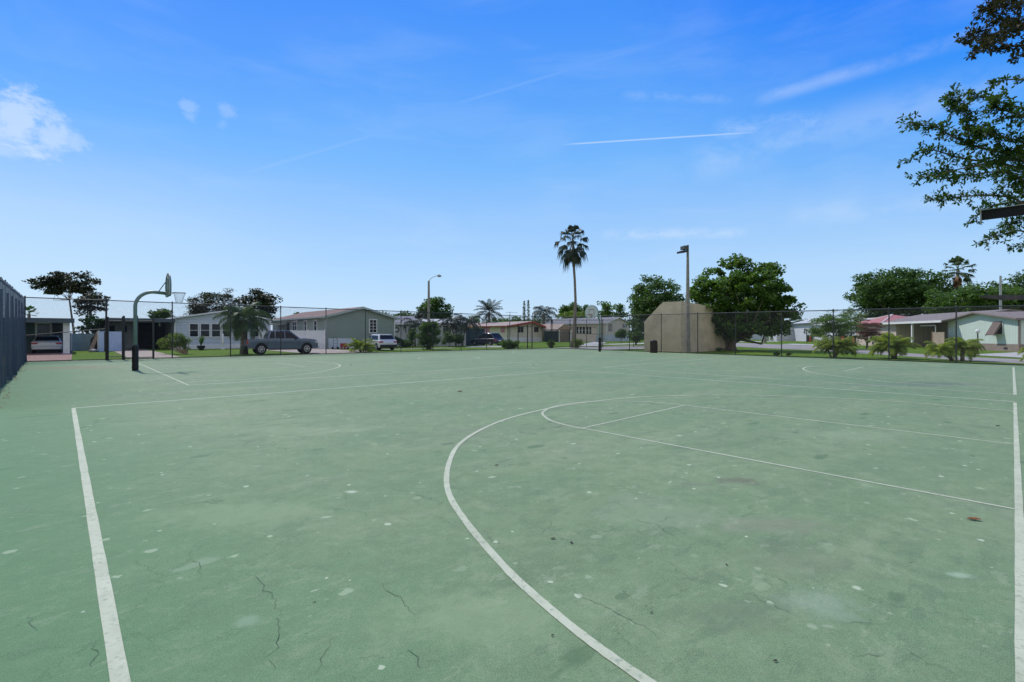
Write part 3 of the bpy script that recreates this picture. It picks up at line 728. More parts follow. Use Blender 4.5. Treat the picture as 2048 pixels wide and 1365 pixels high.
# ------------------------------------------------------------------ basketball hoops
def hoop(label, base, heading, padh, rimz, reach, armcol='greenpole', board_r=.0):
    rz = math.atan2(heading.y, heading.x)
    root = thing('basketball_hoop', label, 'basketball hoop', tuple(base), 'gooseneck basketball hoops', rz)
    armz = rimz-.02; bendr = .62; pts = [(0, 0, 0)]
    for i in range(9):
        q = math.pi/2*i/8; pts.append((bendr-bendr*math.cos(q), 0, armz-bendr+bendr*math.sin(q)))
    pts.append((reach, 0, armz-.03))
    pb = MB(); pb.tube(pts, .068, 14); pb.build('pole', armcol, root, True, True)
    pd = MB(); prof = [(.105, 0)]
    for i in range(9):
        z = padh*i/8; prof += [(.118+.006*math.sin(i*2.1), z+.01), (.108, z+padh/16), ]
    prof.append((.10, padh+.02)); pd.lathe([p for p in prof if p[1] <= padh+.03], n=16); pd.build('pole_pad', 'pad', root, True, True)
    # fan-shaped board: flat bottom, rounded top
    hw, hb = .69, .0; z0 = rimz-.16; pl = [(-hw*.80, z0), (hw*.80, z0), (hw*.96, z0+.10), (hw, z0+.26)]
    for i in range(13):
        q = math.pi*i/12; pl.append((hw*math.cos(q)*1.0, z0+.40+.56*math.sin(q)))
    pl += [(-hw, z0+.26), (-hw*.96, z0+.10)]
    bd = MB(); bd.prism([(reach+.10, y, z) for y, z in pl], (.03, 0, 0)); board = bd.build('backboard', 'boardwhite', root, True)
    rim_ = MB(); pl3 = [Vector((reach+.105, y, z)) for y, z in pl]
    rim_.tube(pl3+[pl3[0]], .035, 6, False); rim_.build('board_rim', armcol, root, True)
    sq = MB(); xx = reach+.134
    for (y0, y1, za, zb_) in ((-.29, .29, rimz+.43, rimz+.48), (-.29, .29, rimz+.02, rimz+.06), (-.29, -.245, rimz+.06, rimz+.43), (.245, .29, rimz+.06, rimz+.43)):
        sq.box(xx, (y0+y1)/2, (za+zb_)/2, .008, y1-y0, zb_-za)
    sq.build('target_square', 'redsq', root, True)
    br_ = MB(); br_.tube([(reach-.02, 0, armz-.03), (reach+.09, 0, armz-.02)], .085, 10); br_.box(reach+.05, 0, rimz+.0, .09, .22, .26)
    br_.tube([(reach+.07, -.28, z0+.1), (reach+.07, -.25, z0+.7), (reach+.07, 0, z0+.9)], .02, 6); br_.tube([(reach+.07, .28, z0+.1), (reach+.07, .25, z0+.7), (reach+.07, 0, z0+.9)], .02, 6)
    br_.tube([(reach-.25, 0, armz), (reach+.08, 0, rimz+.55)], .018, 6)
    br_.build('board_bracket', armcol, root, True)
    rx = reach+.13+.15+.23
    rm = MB(); rpts = [Vector((rx+.23*math.cos(q), .23*math.sin(q), rimz)) for q in [2*math.pi*i/24 for i in range(25)]]
    rm.tube(rpts, .011, 6, False); rm.box(reach+.14+.07, 0, rimz-.012, .15, .13, .02)
    rm.tube([(reach+.14, 0, rimz-.13), (rx-.17, .13, rimz)], .009, 5); rm.tube([(reach+.14, 0, rimz-.13), (rx-.17, -.13, rimz)], .009, 5)
    rim = rm.build('rim', 'rimred', root, True)
    nt = MB(); nn = 12
    def ringp(i, lev):
        t = lev/6; q = 2*math.pi*(i+.5*(lev % 2))/nn; r_ = .225-.11*t**.8; return Vector((rx+r_*math.cos(q)-.02*t, r_*math.sin(q), rimz-.45*t))
    for lev in range(6):
        for i in range(nn):
            a_ = ringp(i, lev); j2 = (i if lev % 2 == 0 else i+1)
            nt.tube([a_, ringp(j2, lev+1)], .0045, 3, False); nt.tube([a_, ringp(j2-1, lev+1)], .0045, 3, False)
    nt.build('net', 'netwhite', rim, True)
    return root
M['boardwhite'] = pm('pale grey green board paint', (.46, .52, .48), .6, .08, 3)
M['redsq'] = pm('red brown painted square', (.35, .10, .06), .7, .15, 5)
M['rimred'] = pm('weathered rim steel', (.22, .10, .07), .6, .2, 9)
M['netwhite'] = pm('grey white net cord', (.45, .45, .45), .8, .1, 9)
hoop('near gooseneck hoop with torn net and black padded pole, seen edge-on at left', G(270.5, 741.5), U, 1.02, 3.30, 1.02)
hoop('far gooseneck hoop with pale fan-shaped board facing the court by the corner', G(1199.5, 703.6), -U, 1.20, 3.16, 1.0)

M['ballast'] = pm('dark grey green housing', (.06, .075, .07), .6, .1, 5)
# ------------------------------------------------------------------ handball wall, bin, light poles
hc = G(1356, 704.4); hl = hc+V*3.3; hr = hc+U*9.6
wroot = thing('handball_wall', 'beige block handball wall with slanted top corner, left of the big round-leaved tree', 'wall', tuple(hc))
def zat(p, y): return CAMZ-(y-HOR)/FPX*p.y
sw = MB(); mid1 = on_line(1325, hc, V); F = (hc, V, -U)
t1 = (mid1-hc).length
zc = zat(hc, 603.5)
sw.prism([hc+ZV*-.05, hl+ZV*-.05, hl+ZV*zat(hl, 644), mid1+ZV*zat(mid1, 604.5), hc+ZV*zc], U*.28)
sw.build('side_wall', 'stucco', wroot)
fw = MB(); q0 = hc-V*.30-U*.02; m2 = q0+U*3.2; q3 = q0+U*9.9
fw.prism([q0+ZV*-.05, q3+ZV*-.05, q3+ZV*3.2, q0+U*7.4+ZV*3.75, m2+ZV*(zc-.12), q0+ZV*(zc+.02)], V*.296)
fw.build('front_wall', 'stucco', wroot)
fl2 = MB(); fl2.tube([P(1319, 604, mid1.y-.3), P(1323, 609, mid1.y-.3), P(1326, 603, mid1.y-.4)], .03, 6); fl2.build('pipe_stub', 'rail', wroot)
tb = thing('litter_bin', 'dark slatted litter bin with rounded top against the beige wall', 'bin', tuple(G(1307.5, 706.2)))
bm_ = MB(); bm_.lathe([(.27, 0), (.28, .06), (.28, .86), (.26, .9)], n=20)
for i in range(20):
    q = 2*math.pi*i/20; bm_.box(.285*math.cos(q), .285*math.sin(q), .45, .02, .055, .84, q)
bm_.build('bin_body', 'trash', tb, True)
lm2 = MB(); lm2.lathe([(.29, .90), (.30, .93), (.24, 1.0), (.12, 1.03), (.05, 1.035)], n=20); lm2.build('bin_lid', 'blackplastic', tb, True, True)
cp_ = G(1375.5, 705.3); Yp = cp_.y
lp = thing('court_light_pole', 'tall mottled concrete light pole rising in front of the handball wall', 'light pole', tuple(cp_))
pt = zat(cp_, 490.5); pb = MB(); n4 = MB()
def sqpole(mb, c_, h, w0, w1, rz=.4):
    vs = []
    for z, w_ in ((-.05, w0), (h, w1)):
        for i in range(8):
            q = rz+math.pi/4*i+math.pi/8; vs.append((c_[0]+w_*math.cos(q)*.54, c_[1]+w_*math.sin(q)*.54, z))
    mb.add(vs, [tuple(range(8))[::-1], tuple(range(8, 16))]+[(i, (i+1) % 8, (i+1) % 8+8, i+8) for i in range(8)])
sqpole(pb, cp_, pt, .42, .17); pb.build('pole', 'poleconc', lp)
lf = MB(); hd = Vector((-.96, -.28, 0)).normalized(); sdv = Vector((-hd.y, hd.x, 0))
c0 = cp_+ZV*zat(cp_, 499)+hd*.12
lf.prism([c0-sdv*.3+ZV*.24, c0+sdv*.3+ZV*.24, c0+sdv*.3-ZV*.05, c0-sdv*.3-ZV*.05], hd*.38); lf.build('ballast_box', 'ballast', lp)
hf = MB(); a_ = c0+hd*.05-ZV*.10; e_ = hd*.68-ZV*.12
hf.prism([a_-sdv*.28, a_+sdv*.28, a_+sdv*.28-ZV*.16, a_-sdv*.28-ZV*.16], e_); hf.build('floodlight_head', 'blackplastic', lp)
# street lamp with curved arm
sb = Vector(((857.5-1024)/FPX*50, 50, 0))
sl_ = thing('street_lamp', 'concrete street lamp with curved arm behind the rounded bush', 'street lamp', tuple(sb))
pb = MB(); pb.tube([sb-ZV*.05, sb+ZV*zat(sb, 562)], [.17, .10], 10); pb.build('pole', 'poleconc', sl_)
am = MB(); zz = [(857.5, 564), (861, 558), (866, 554.5), (872, 552.5), (878, 552)]; am.tube([P(x, y, 50) for x, y in zz], .03, 8); am.build('arm', 'galv', sl_)
hdm = MB(); hdm.tube([P(874, 552.3, 50), P(877, 552.0, 50), P(880, 552.3, 50), P(883, 553.0, 50)], [.05, .14, .13, .04], 8); hdm.tube([P(877.5, 552, 50), P(877.5, 549, 50)], .04, 6); hdm.build('lamp_head', 'galv', sl_)
# utility pole far right, canopy and steel beam of the shelter
up = Vector(((2001-1024)/FPX*72, 72, 0)); uo = MB(); uo.tube([up, up+ZV*zat(up, 552)], [.2, .13], 10); uo.tube([P(1998, 571, 72), P(2004, 571, 72)], .05, 6)
uo = uo.build('utility_pole', 'galv'); tag(uo, 'plain grey utility pole rising from the trees at far right', 'pole')
cy = 38; cr = thing('canopy_roof', 'low flat canopy roof with rusty left end among the trees at far right', 'canopy', tuple(P(2100, 700, cy)))
cb_ = MB(); a_ = P(1956, 591, cy); cb_.prism([a_, P(2180, 589.0, cy), P(2180, 596.0, cy), P(2005, 599, cy-.1), P(1962, 594, cy)], (1.2, 1.2, 0))
M['rustroof'] = pm('rusty dark roof edge', (.05, .045, .045), .8, .3, 2, dirt=(.30, .15, .10)); 
cb_.build('roof_slab', 'rustroof', cr)
for xx_ in (2085, 2170):
    q_ = P(xx_, 640, cy+1.2); cpst = MB(); cpst.tube([Vector((q_.x, q_.y, -.05)), Vector((q_.x, q_.y, zat(q_, 594)))], .07, 8); cpst.build('post', 'galv', cr)
b0 = P(1964, 431, 12.25); bdir = (-V)
st = thing('shelter_beam', 'dark steel channel beam with pale top edge jutting in from the right', 'beam', tuple(b0+bdir*4-ZV*b0.z))
nb = Vector((-bdir.y, bdir.x, 0)); bz = b0.z
bmn = MB(); bmn.prism([b0+nb*.03+ZV*.105, b0-nb*.03+ZV*.105, b0-nb*.03-ZV*.125, b0+nb*.03-ZV*.125], bdir*4.1)
M['beamdark'] = pm('dark painted channel steel', (.008, .009, .013), .6, .25, 3, spec=.25)
bmn.build('beam', 'beamdark', st)
fl3 = MB(); fl3.prism([b0+nb*.10+ZV*.107, b0-nb*.10+ZV*.107, b0-nb*.10+ZV*.122, b0+nb*.10+ZV*.122], bdir*4.1); fl3.build('top_flange', 'galv', st)
ep = MB(); e0 = b0-bdir*.03; ep.prism([e0+nb*.09+ZV*.16, e0-nb*.09+ZV*.16, e0-nb*.09-ZV*.16, e0-ZV*.24, e0+nb*.09-ZV*.14], bdir*.025); ep.build('end_plate', 'galv', st)
pq = b0+bdir*4.0; pb = MB(); pb.tube([Vector((pq.x, pq.y, -.05)), Vector((pq.x, pq.y, bz+.1))], .09, 12); pb.build('post', 'beamdark', st)
# ================================================================== vehicles (built facing +x, origin on the ground at the middle)
def carpaint(name, c, flake=.2): return pm(name, c, .28, .04, 2, metal=flake, spec=.6, coat=.8)
M['paint_truck'] = carpaint('slate blue grey paint', (.085, .12, .175), .25)
M['paint_white'] = carpaint('white car paint', (.66, .67, .68), 0)
M['paint_dark'] = carpaint('charcoal car paint', (.045, .048, .06), .3)
M['paint_silver'] = carpaint('silver white car paint', (.55, .55, .56), .1)
def wheel(root, x, y, r, wdt, rimmat='alloy', spokes=6, rr_=.64):
    sgn = 1 if y > 0 else -1
    t = MB(); t.lathe([(r*.62, -wdt/2), (r*.93, -wdt/2), (r, -wdt*.36), (r, wdt*.36), (r*.93, wdt/2), (r*.62, wdt/2)], (x, y, r), 24, 'y')
    ty = t.build('wheel', 'rubber', root, True, False)
    rim = MB(); yo = y+sgn*(wdt/2+.012)
    rim.lathe([(r*rr_, -.02*1), (r*(rr_+.02), .012), (r*(rr_-.05), .014), (r*(rr_-.06), -.02)] if sgn > 0 else [(r*(rr_-.06), .02), (r*(rr_-.05), -.014), (r*(rr_+.02), -.012), (r*rr_, .02)], (x, yo, r), 24, 'y')
    rim.lathe([(r*.16, -.02), (r*.16, .025*1)], (x, yo, r), 10, 'y')
    for i in range(spokes):
        q = 2*math.pi*i/spokes
        for dq in (-.13, .13):
            a_ = Vector((x+r*.12*math.cos(q), yo, r+r*.12*math.sin(q))); b_ = Vector((x+r*(rr_-.03)*math.cos(q+dq), yo, r+r*(rr_-.03)*math.sin(q+dq)))
            rim.tube([a_, b_], r*.055, 5)
    rim.build('rim', rimmat, ty, True)
    hub = MB(); hub.lathe([(r*.6, -.03), (r*.6, .0)], (x, y+sgn*(wdt/2-.022), r), 20, 'y'); hub.build('brake_disc', 'blackplastic', ty, True)
def arch(cx, r, z0, n=8, start=math.pi, end=0):
    return [(cx+r*math.cos(start+(end-start)*i/n), z0+r*math.sin(start+(end-start)*i/n)) for i in range(n+1)]
def body_prism(root, prof, hw, mat, name='body', bevel=.05):
    b_ = MB(); b_.prism([(x, -hw, z) for x, z in prof], (0, 2*hw, 0)); return b_.build(name, mat, root, True, True, bevel, 3)
def loftgreen(root, base, top, hwb, hwt, mat, name):     # base/top: (x,z) corner lists rear..front
    b_ = MB(); n = len(base); vs = []
    for s in (-1, 1):
        vs += [(x, s*hwb, z) for x, z in base]+[(x, s*hwt, z) for x, z in top]
    # rings
    L = lambda s, i, t: s*2*n+t*n+i
    fs = []
    for i in range(n-1):
        fs.append((L(0, i, 0), L(0, i+1, 0), L(0, i+1, 1), L(0, i, 1))); fs.append((L(1, i+1, 0), L(1, i, 0), L(1, i, 1), L(1, i+1, 1)))
        fs.append((L(0, i, 1), L(0, i+1, 1), L(1, i+1, 1), L(1, i, 1))); fs.append((L(0, i+1, 0), L(0, i, 0), L(1, i, 0), L(1, i+1, 0)))
    fs.append((L(0, 0, 0), L(0, 0, 1), L(1, 0, 1), L(1, 0, 0))); fs.append((L(0, n-1, 1), L(0, n-1, 0), L(1, n-1, 0), L(1, n-1, 1)))
    b_.add(vs, fs); return b_.build(name, mat, root, True, True, .03, 2)
def sidepanel(root, poly, hwz, name, mat, off=.012, both=True):    # polygon (x,z) on the flank, hwz(z) half width there
    for s in ((-1, 1) if both else (-1,)):
        b_ = MB(); b_.prism([(x, s*(hwz(z)-.03), z) for x, z in poly], (0, s*(.03+off), 0)); b_.build(name, mat, root, True)
def pickup(label, loc, rz):
    t = thing('pickup_truck', label, 'pickup truck', loc, None, rz); hw = .98
    prof = [(-2.85, .55), (-2.85, 1.12), (-2.80, 1.19), (-1.27, 1.20), (-1.25, 1.22), (1.18, 1.24), (1.75, 1.26), (2.52, 1.19), (2.76, 1.11), (2.88, .90), (2.88, .52), (2.70, .42), (2.42, .42)]
    prof += [(x, z) for x, z in arch(1.92, .50, .42, 9, 0, math.pi)]+[(1.36, .40), (-1.28, .40)]+arch(-1.78, .50, .42, 9, 0, math.pi)+[(-2.36, .46)]
    body_prism(t, prof, hw, 'paint_truck', 'body', .06)
    lf = lambda z: .965-(z-1.20)*.205/.72
    base = [(-1.35, 1.20), (.0, 1.20), (1.36, 1.20)]; top = [(-1.10, 1.90), (-.1, 1.93), (.48, 1.89)]
    loftgreen(t, base, top, .965, .76, 'paint_truck', 'cab')
    sidepanel(t, [(-1.16, 1.27), (-1.00, 1.78), (-.72, 1.82), (-.74, 1.27)], lf, 'side_window', 'carglass')
    sidepanel(t, [(-.66, 1.27), (-.64, 1.82), (.04, 1.84), (.06, 1.27)], lf, 'side_window', 'carglass')
    sidepanel(t, [(.14, 1.27), (.12, 1.84), (.44, 1.82), (1.20, 1.27)], lf, 'side_window', 'carglass')
    ws = MB(); ws.prism([(1.34, -.84, 1.24), (1.34, .84, 1.24), (.53, .68, 1.86), (.53, -.68, 1.86)], (.02, 0, .02)); ws.build('windscreen', 'carglass', t, True)
    rw = MB(); rw.prism([(-1.335, -.80, 1.28), (-1.335, .80, 1.28), (-1.14, .68, 1.80), (-1.14, -.68, 1.80)], (-.02, 0, .004)); rw.build('rear_window', 'carglass', t, True)
    bed = MB(); bed.box(-2.06, 0, 1.197, 1.4, 1.62, .012); bed.build('truck_bed', 'blackplastic', t, True)
    tg = MB(); tg.box(-2.87, 0, .90, .05, 1.5, .5); tg.build('tailgate', 'paint_truck', t, True, False, .02)
    bp_ = MB(); bp_.box(-2.95, 0, .56, .22, 1.86, .22); bp_.build('bumper', 'blackplastic', t, True, False, .04)
    bp_ = MB(); bp_.box(2.88, 0, .52, .20, 1.84, .26); bp_.build('bumper', 'chrome', t, True, False, .05)
    gr_ = MB(); gr_.box(2.88, 0, .86, .05, 1.2, .34); gr_.build('grille', 'blackplastic', t, True, False, .02)
    for s in (-1, 1):
        q = MB(); q.box(-2.83, s*.90, .98, .12, .18, .36); q.build('taillight', 'taillight', t, True, False, .02)
        q = MB(); q.box(2.74, s*.86, .95, .26, .25, .17); q.build('headlight', 'chrome', t, True, False, .03)
        q = MB(); q.box(.98, s*1.10, 1.28, .14, .20, .20); q.build('mirror', 'blackplastic', t, True, False, .03)
        for x in (-.05, .70):
            q = MB(); q.box(x-.12, s*.995, 1.08, .17, .03, .035); q.build('door_handle', 'paint_truck', t, True)
        for x in (-1.27, -.70, .10, 1.24): q = MB(); q.box(x, s*.981, .83, .014, .008, .76); q.build('door_gap', 'blackplastic', t, True)
        q = MB(); q.box(.0, s*.95, .40, 2.5, .06, .09); q.build('sill', 'blackplastic', t, True)
        for x in (1.92, -1.78): wheel(t, x, s*.84, .41, .27, rr_=.62)
        for x in (1.92, -1.78):
            q = MB(); q.prism([(a_, s*.60, b_) for a_, b_ in arch(x, .49, .42, 9, 0, math.pi)], (0, s*.28, 0)); q.build('wheel_well', 'blackplastic', t, True)
    return t
def suv(label, loc, rz, paint, L=4.5, H=1.65, sedan=False, hw=.91, group=None):
    t = thing('sedan' if sedan else 'suv', label, 'car', loc, group, rz); h = L/2; r = .33; wx = .62*h
    zb = .92 if not sedan else .90; cl_ = .24
    fx, rx = wx+.02, -wx
    prof = [(-h+.02, .45), (-h, .62), (-h+.03, zb-.06), (-h+.10, zb+.04 if not sedan else zb+.08), (-h*.5, zb+.06), (h*.30, zb+.02), (h*.62, zb-.04), (h-.22, zb-.16), (h-.04, zb-.34), (h, .50), (h-.05, .30), (fx+.42, cl_)]
    prof += arch(fx, .38, cl_+.08, 9, 0, math.pi)+[(fx-.42, cl_), (rx+.42, cl_)]+arch(rx, .38, cl_+.08, 9, 0, math.pi)+[(rx-.42, cl_), (-h+.1, .30)]
    body_prism(t, prof, hw, paint, 'body', .07)
    if sedan: base = [(-h*.72, zb+.04), (0, zb+.05), (h*.42, zb+.01)]; top = [(-h*.38, H-.02), (-.1, H), (h*.06, H-.03)]
    else: base = [(-h+.12, zb+.03), (0, zb+.04), (h*.46, zb+.01)]; top = [(-h*.66, H-.09), (-.3, H), (h*.08, H-.06)]
    hb, ht = hw-.03, hw-.25
    loftgreen(t, base, top, hb, ht, paint, 'cabin')
    lf = lambda z: hb-(z-base[1][1])*(hb-ht)/(H-base[1][1])
    bx0, bx1, tx0, tx1 = base[0][0], base[2][0], top[0][0], top[2][0]
    z0, z1 = zb+.09, H-.12; u = lambda z: (z-zb)/(H-zb)
    xa = lambda z: bx0+(tx0-bx0)*u(z); xb = lambda z: bx1+(tx1-bx1)*u(z)
    xm = -.12
    sidepanel(t, [(xa(z0)+.22, z0), (xa(z1)+.16, z1-.03), (xm-.04, z1), (xm-.04, z0)], lf, 'side_window', 'carglass')
    sidepanel(t, [(xm+.04, z0), (xm+.04, z1), (xb(z1)-.10, z1-.02), (xb(z0)-.16, z0)], lf, 'side_window', 'carglass')
    def endglass(nm, X, s, inset):
        b_ = MB(); b_.prism([(X(z0+inset), -(lf(z0+inset)-.10), z0+inset), (X(z0+inset), lf(z0+inset)-.10, z0+inset), (X(z1), lf(z1)-.10, z1), (X(z1), -(lf(z1)-.10), z1)], (s*.03, 0, .012)); b_.build(nm, 'carglass', t, True)
    endglass('windscreen', xb, 1, 0); endglass('rear_window', xa, -1, .04 if not sedan else 0)
    q = MB(); q.box(-h-.02, 0, .42, .14, hw*1.86, .24); q.build('bumper', 'blackplastic' if not sedan else paint, t, True, False, .04)
    q = MB(); q.box(h-.01, 0, .42, .12, hw*1.80, .22); q.build('bumper', 'blackplastic', t, True, False, .04)
    q = MB(); q.box(-h-.035, 0, .68, .02, .50, .13); q.build('number_plate', 'white', t, True)
    if not sedan:
        q = MB(); q.prism([(xa(H-.10)-.02, -ht+.05, H-.07), (xa(H-.10)-.02, ht-.05, H-.07), (xa(H-.10)-.18, ht-.10, H-.09), (xa(H-.10)-.18, -ht+.10, H-.09)], (0, 0, .03)); q.build('spoiler', paint, t, True)
    for s in (-1, 1):
        q = MB(); q.box(-h+.06, s*(hw-.20), zb-.12, .14, .36, .13); q.box(-h+.14, s*(hw-.03), zb-.11, .22, .07, .11); q.build('taillight', 'taillight', t, True, False, .02)
        q = MB(); q.box(h-.20, s*(hw-.18), zb-.26, .26, .30, .12); q.build('headlight', 'chrome', t, True, False, .03)
        q = MB(); q.box(bx1-.32, s*(hw+.06), zb+.12, .12, .18, .13); q.build('mirror', 'blackplastic', t, True, False, .03)
        for x in (xm, bx1-.12, rx+.50): q = MB(); q.box(x, s*(hw+.001), .60, .012, .008, .60); q.build('door_gap', 'blackplastic', t, True)
        q = MB(); q.box(0, s*(hw-.02), .27, 2*wx-.75, .06, .12); q.build('sill', 'blackplastic', t, True)
        for x in (fx, rx):
            wheel(t, x, s*(hw-.13), r, .22, spokes=5)
            q = MB(); q.prism([(a_, s*(hw-.34), b_) for a_, b_ in arch(x, .37, cl_+.08, 9, 0, math.pi)], (0, s*.25, 0)); q.build('wheel_well', 'blackplastic', t, True)
    return t
def hd(v): return math.atan2(v.y, v.x)
pickup('slate blue pickup truck parked on the grass behind the fence', tuple(P(563, 669, 38.6).xy)+(ZG+.01,), math.radians(36)).scale = (.88, .93, .97)
suv('white hatchback SUV seen from its rear corner beside the sage green house', tuple(P(757, 669, 47.8).xy)+(ZG+.02,), hd(V), 'paint_white', 4.1, 1.56)
suv('dark charcoal SUV parked in front of the house with the red roof edge', tuple(P(974, 669, 67).xy)+(ZG+.02,), hd(V)+.10, 'paint_dark', 4.8, 1.75)
suv('silver sedan seen from behind under the dark carport at far left', tuple(P(96, 669, 41.5).xy)+(ZG+.02,), hd(V), 'paint_silver', 4.8, 1.45, True)
# ================================================================== houses
def face_px(F, x, y):                            # photo pixel -> (along, height) on the wall plane F
    O, d, n = F; k_ = (x-1024)/FPX; s_ = (k_*O.y-O.x)/(d.x-k_*d.y); Y = O.y+s_*d.y
    return s_, CAMZ-(y-HOR)/FPX*Y
def window(root, F, rect, glass='glass', frame='white', bars=(0, 1), fw=.07, shutters=None, proud=.04):
    s0, z1 = face_px(F, rect[0], rect[1]); s1, z0 = face_px(F, rect[2], rect[3])
    zt = (face_px(F, rect[0], rect[1])[1]+face_px(F, rect[2], rect[1])[1])/2; zbm = (face_px(F, rect[0], rect[3])[1]+face_px(F, rect[2], rect[3])[1])/2
    s0, s1 = min(s0, s1), max(s0, s1)
    fr_ = MB(); fr_.fbox(F, s0-fw, s1+fw, .0, proud+.02, zt, zt+fw); fr_.fbox(F, s0-fw, s1+fw, .0, proud+.04, zbm-fw, zbm)
    fr_.fbox(F, s0-fw, s0, .0, proud+.02, zbm, zt); fr_.fbox(F, s1, s1+fw, .0, proud+.02, zbm, zt)
    nv, nh = bars; bw = .022
    for i in range(nv): 
        c_ = s0+(s1-s0)*(i+1)/(nv+1); fr_.fbox(F, c_-bw, c_+bw, .0, proud+.01, zbm, zt)
    for i in range(nh):
        c_ = zbm+(zt-zbm)*(i+1)/(nh+1); fr_.fbox(F, s0, s1, .0, proud+.012, c_-bw, c_+bw)
    w_ = fr_.build('window', frame, root); w_['base'] = root['base']
    g = MB(); g.fbox(F, s0, s1, .0, proud-.015, zbm, zt); g.build('pane', glass, w_)
    if shutters:
        for a_, b_ in ((s0-fw-.38, s0-fw), (s1+fw, s1+fw+.38)):
            q = MB(); q.fbox(F, a_, b_, .0, .04, zbm, zt); q.build('shutter', shutters, w_)
    return w_
def frames(O, d, W_, L):
    a_ = Vector((-d.y, d.x, 0))                   # away, for d pointing right as seen
    return {'front': (O, d, -a_), 'left': (O, a_, -d), 'right': (O+d*W_, a_, d), 'back': (O+a_*L, d, a_)}, a_
def gable_house(name, label, O, d, W_, L, ze, zr, wall, roof, trim='white', ov=.45, ovg=.35, t=.16, skirt=None, sk=.6, a_=None, ridge=.5, fascia=None, trimb=.16, group=None):
    O = Vector((O.x, O.y, 0)); root = thing(name, label, 'house', tuple(O), group)
    if a_ is None: a_ = Vector((-d.y, d.x, 0))
    e = d*W_
    wl = MB(); wl.prism([O+ZV*ZG, O+e+ZV*ZG, O+e+ZV*ze, O+e*ridge+ZV*zr, O+ZV*ze], a_*L); wl.build('wall', wall, root)
    sl0 = (zr-ze)/(W_*ridge); sl1 = (zr-ze)/(W_*(1-ridge)); g = .02
    for (x0, z0, x1, z1) in ((-ov, ze-ov*sl0, W_*ridge, zr), (W_*ridge, zr, W_+ov, ze-ov*sl1)):
        pass
    rf = MB(); o2 = O-a_*ovg; pts = [(-ov, ze-ov*sl0+g), (W_*ridge, zr+g), (W_+ov, ze-ov*sl1+g), (W_+ov, ze-ov*sl1+g+t), (W_*ridge, zr+g+t), (-ov, ze-ov*sl0+g+t)]
    rf.prism([o2+d*x+ZV*z for x, z in pts], a_*(L+2*ovg)); rfo = rf.build('roof', roof, root)
    fm = fascia or trim
    fb = MB(); o3 = o2-a_*.03; p2 = [(-ov, ze-ov*sl0+g+t-trimb), (W_*ridge, zr+g+t-trimb), (W_+ov, ze-ov*sl1+g+t-trimb), (W_+ov, ze-ov*sl1+g+t-.012), (W_*ridge, zr+g+t-.012), (-ov, ze-ov*sl0+g+t-.012)]
    fb.prism([o3+d*x+ZV*z for x, z in p2], a_*.027); fb.build('gable_board', fm, root)
    for x, zz in ((-ov-.03, ze-ov*sl0+g), (W_+ov+.003, ze-ov*sl1+g)):
        q = MB(); q.fbox((o2, d, -a_), x, x+.027, -(L+2*ovg), 0, zz-.02, zz+t-.015); q.build('fascia', fm, root)
    if skirt:
        q = MB(); F = (O, d, -a_); q.fbox(F, -.03, W_+.03, 0, .03, ZG-.01, sk); q.fbox(F, -.03, 0, -L, 0, ZG-.01, sk); q.fbox(F, W_, W_+.03, -L, 0, ZG-.01, sk); q.build('skirting', skirt, root)
    cbm = MB(); F = (O, d, -a_)
    for s_ in (0, W_): cbm.fbox(F, s_-.07, s_+.07, -.07, .035, (sk if skirt else 0)+.003, ze-.02)
    cbm.build('corner_board', trim, root)
    return root, {'front': (O, d, -a_), 'left': (O, a_, -d), 'right': (O+e, a_, d)}, rfo
def box_part(root, F, s0, s1, n0, n1, z0, z1, name, mat):
    q = MB(); q.fbox(F, s0, s1, n0, n1, z0, z1); ob = q.build(name, mat, root); ob['base'] = root['base']; return ob

# ---- C: sage green house with brown roof
O = P(652, 669, 52.4); r1, FC, _ = gable_house('mobile_home', 'sage green double-wide home with brown shingle roof behind the pickup truck', O, U, 8.1, 19, 3.38, 4.45, 'sagewall', 'roofbrown', 'white', ov=.5, t=.14, trimb=.24, fascia='sagetrim')
window(r1, FC['front'], (739.5, 640.5, 752.5, 665), 'glass', 'white', (1, 3), .10)
for rc, br_ in (((585.5, 642, 594, 661), (1, 1)), ((609.5, 642, 613.5, 661.5), (0, 1)), ((629, 641.5, 634, 662), (0, 1))): window(r1, FC['left'], rc, 'glass', 'white', br_, .10)
box_part(r1, FC['left'], *sorted([face_px(FC['left'], 573.5, 660)[0], face_px(FC['left'], 579, 660)[0]]), 0, .03, .5, 3.0, 'door', 'darkint')
box_part(r1, FC['left'], *sorted([face_px(FC['left'], 556, 660)[0], face_px(FC['left'], 573, 660)[0]]), .0, 2.2, 2.72, 2.80, 'porch_roof', 'roofwhite')
box_part(r1, FC['front'], .25, 3.3, .0, .06, ZG, 1.05, 'lattice_skirt', 'whitevinyl')
# ---- B: white home and its dark carport
O = P(350, 669, 49.9); W_ = 9.0
r2, FB, _ = gable_house('mobile_home', 'cool white home with a row of dark windows behind the feathery palm', O, U, W_, 17, 3.12, 3.95, 'bluewhite', 'roofwhite', 'white', ov=.35, t=.12, skirt='white', sk=.42, trimb=.14)
for x0, x1 in ((379.8, 395.8), (401.6, 418.5), (423.8, 440), (445, 461), (467, 483), (502, 516)): window(r2, FB['front'], (x0, 648.5, x1, 673.5), 'glass', 'white', (0, 1), .09)
cpO = O-U*5.3; Fc = (Vector((cpO.x, cpO.y, 0)), U, -V)
cpt = thing('carport', 'deep dark carport with grey roof edge left of the white home', 'carport', tuple(Fc[0]))
box_part(cpt, Fc, -.2, 5.25, -14, .6, 2.92, 3.06, 'roof', 'roofwhite'); box_part(cpt, Fc, 0, 5.2, -12.1, -12, ZG, 2.9, 'back_wall', 'darkint')
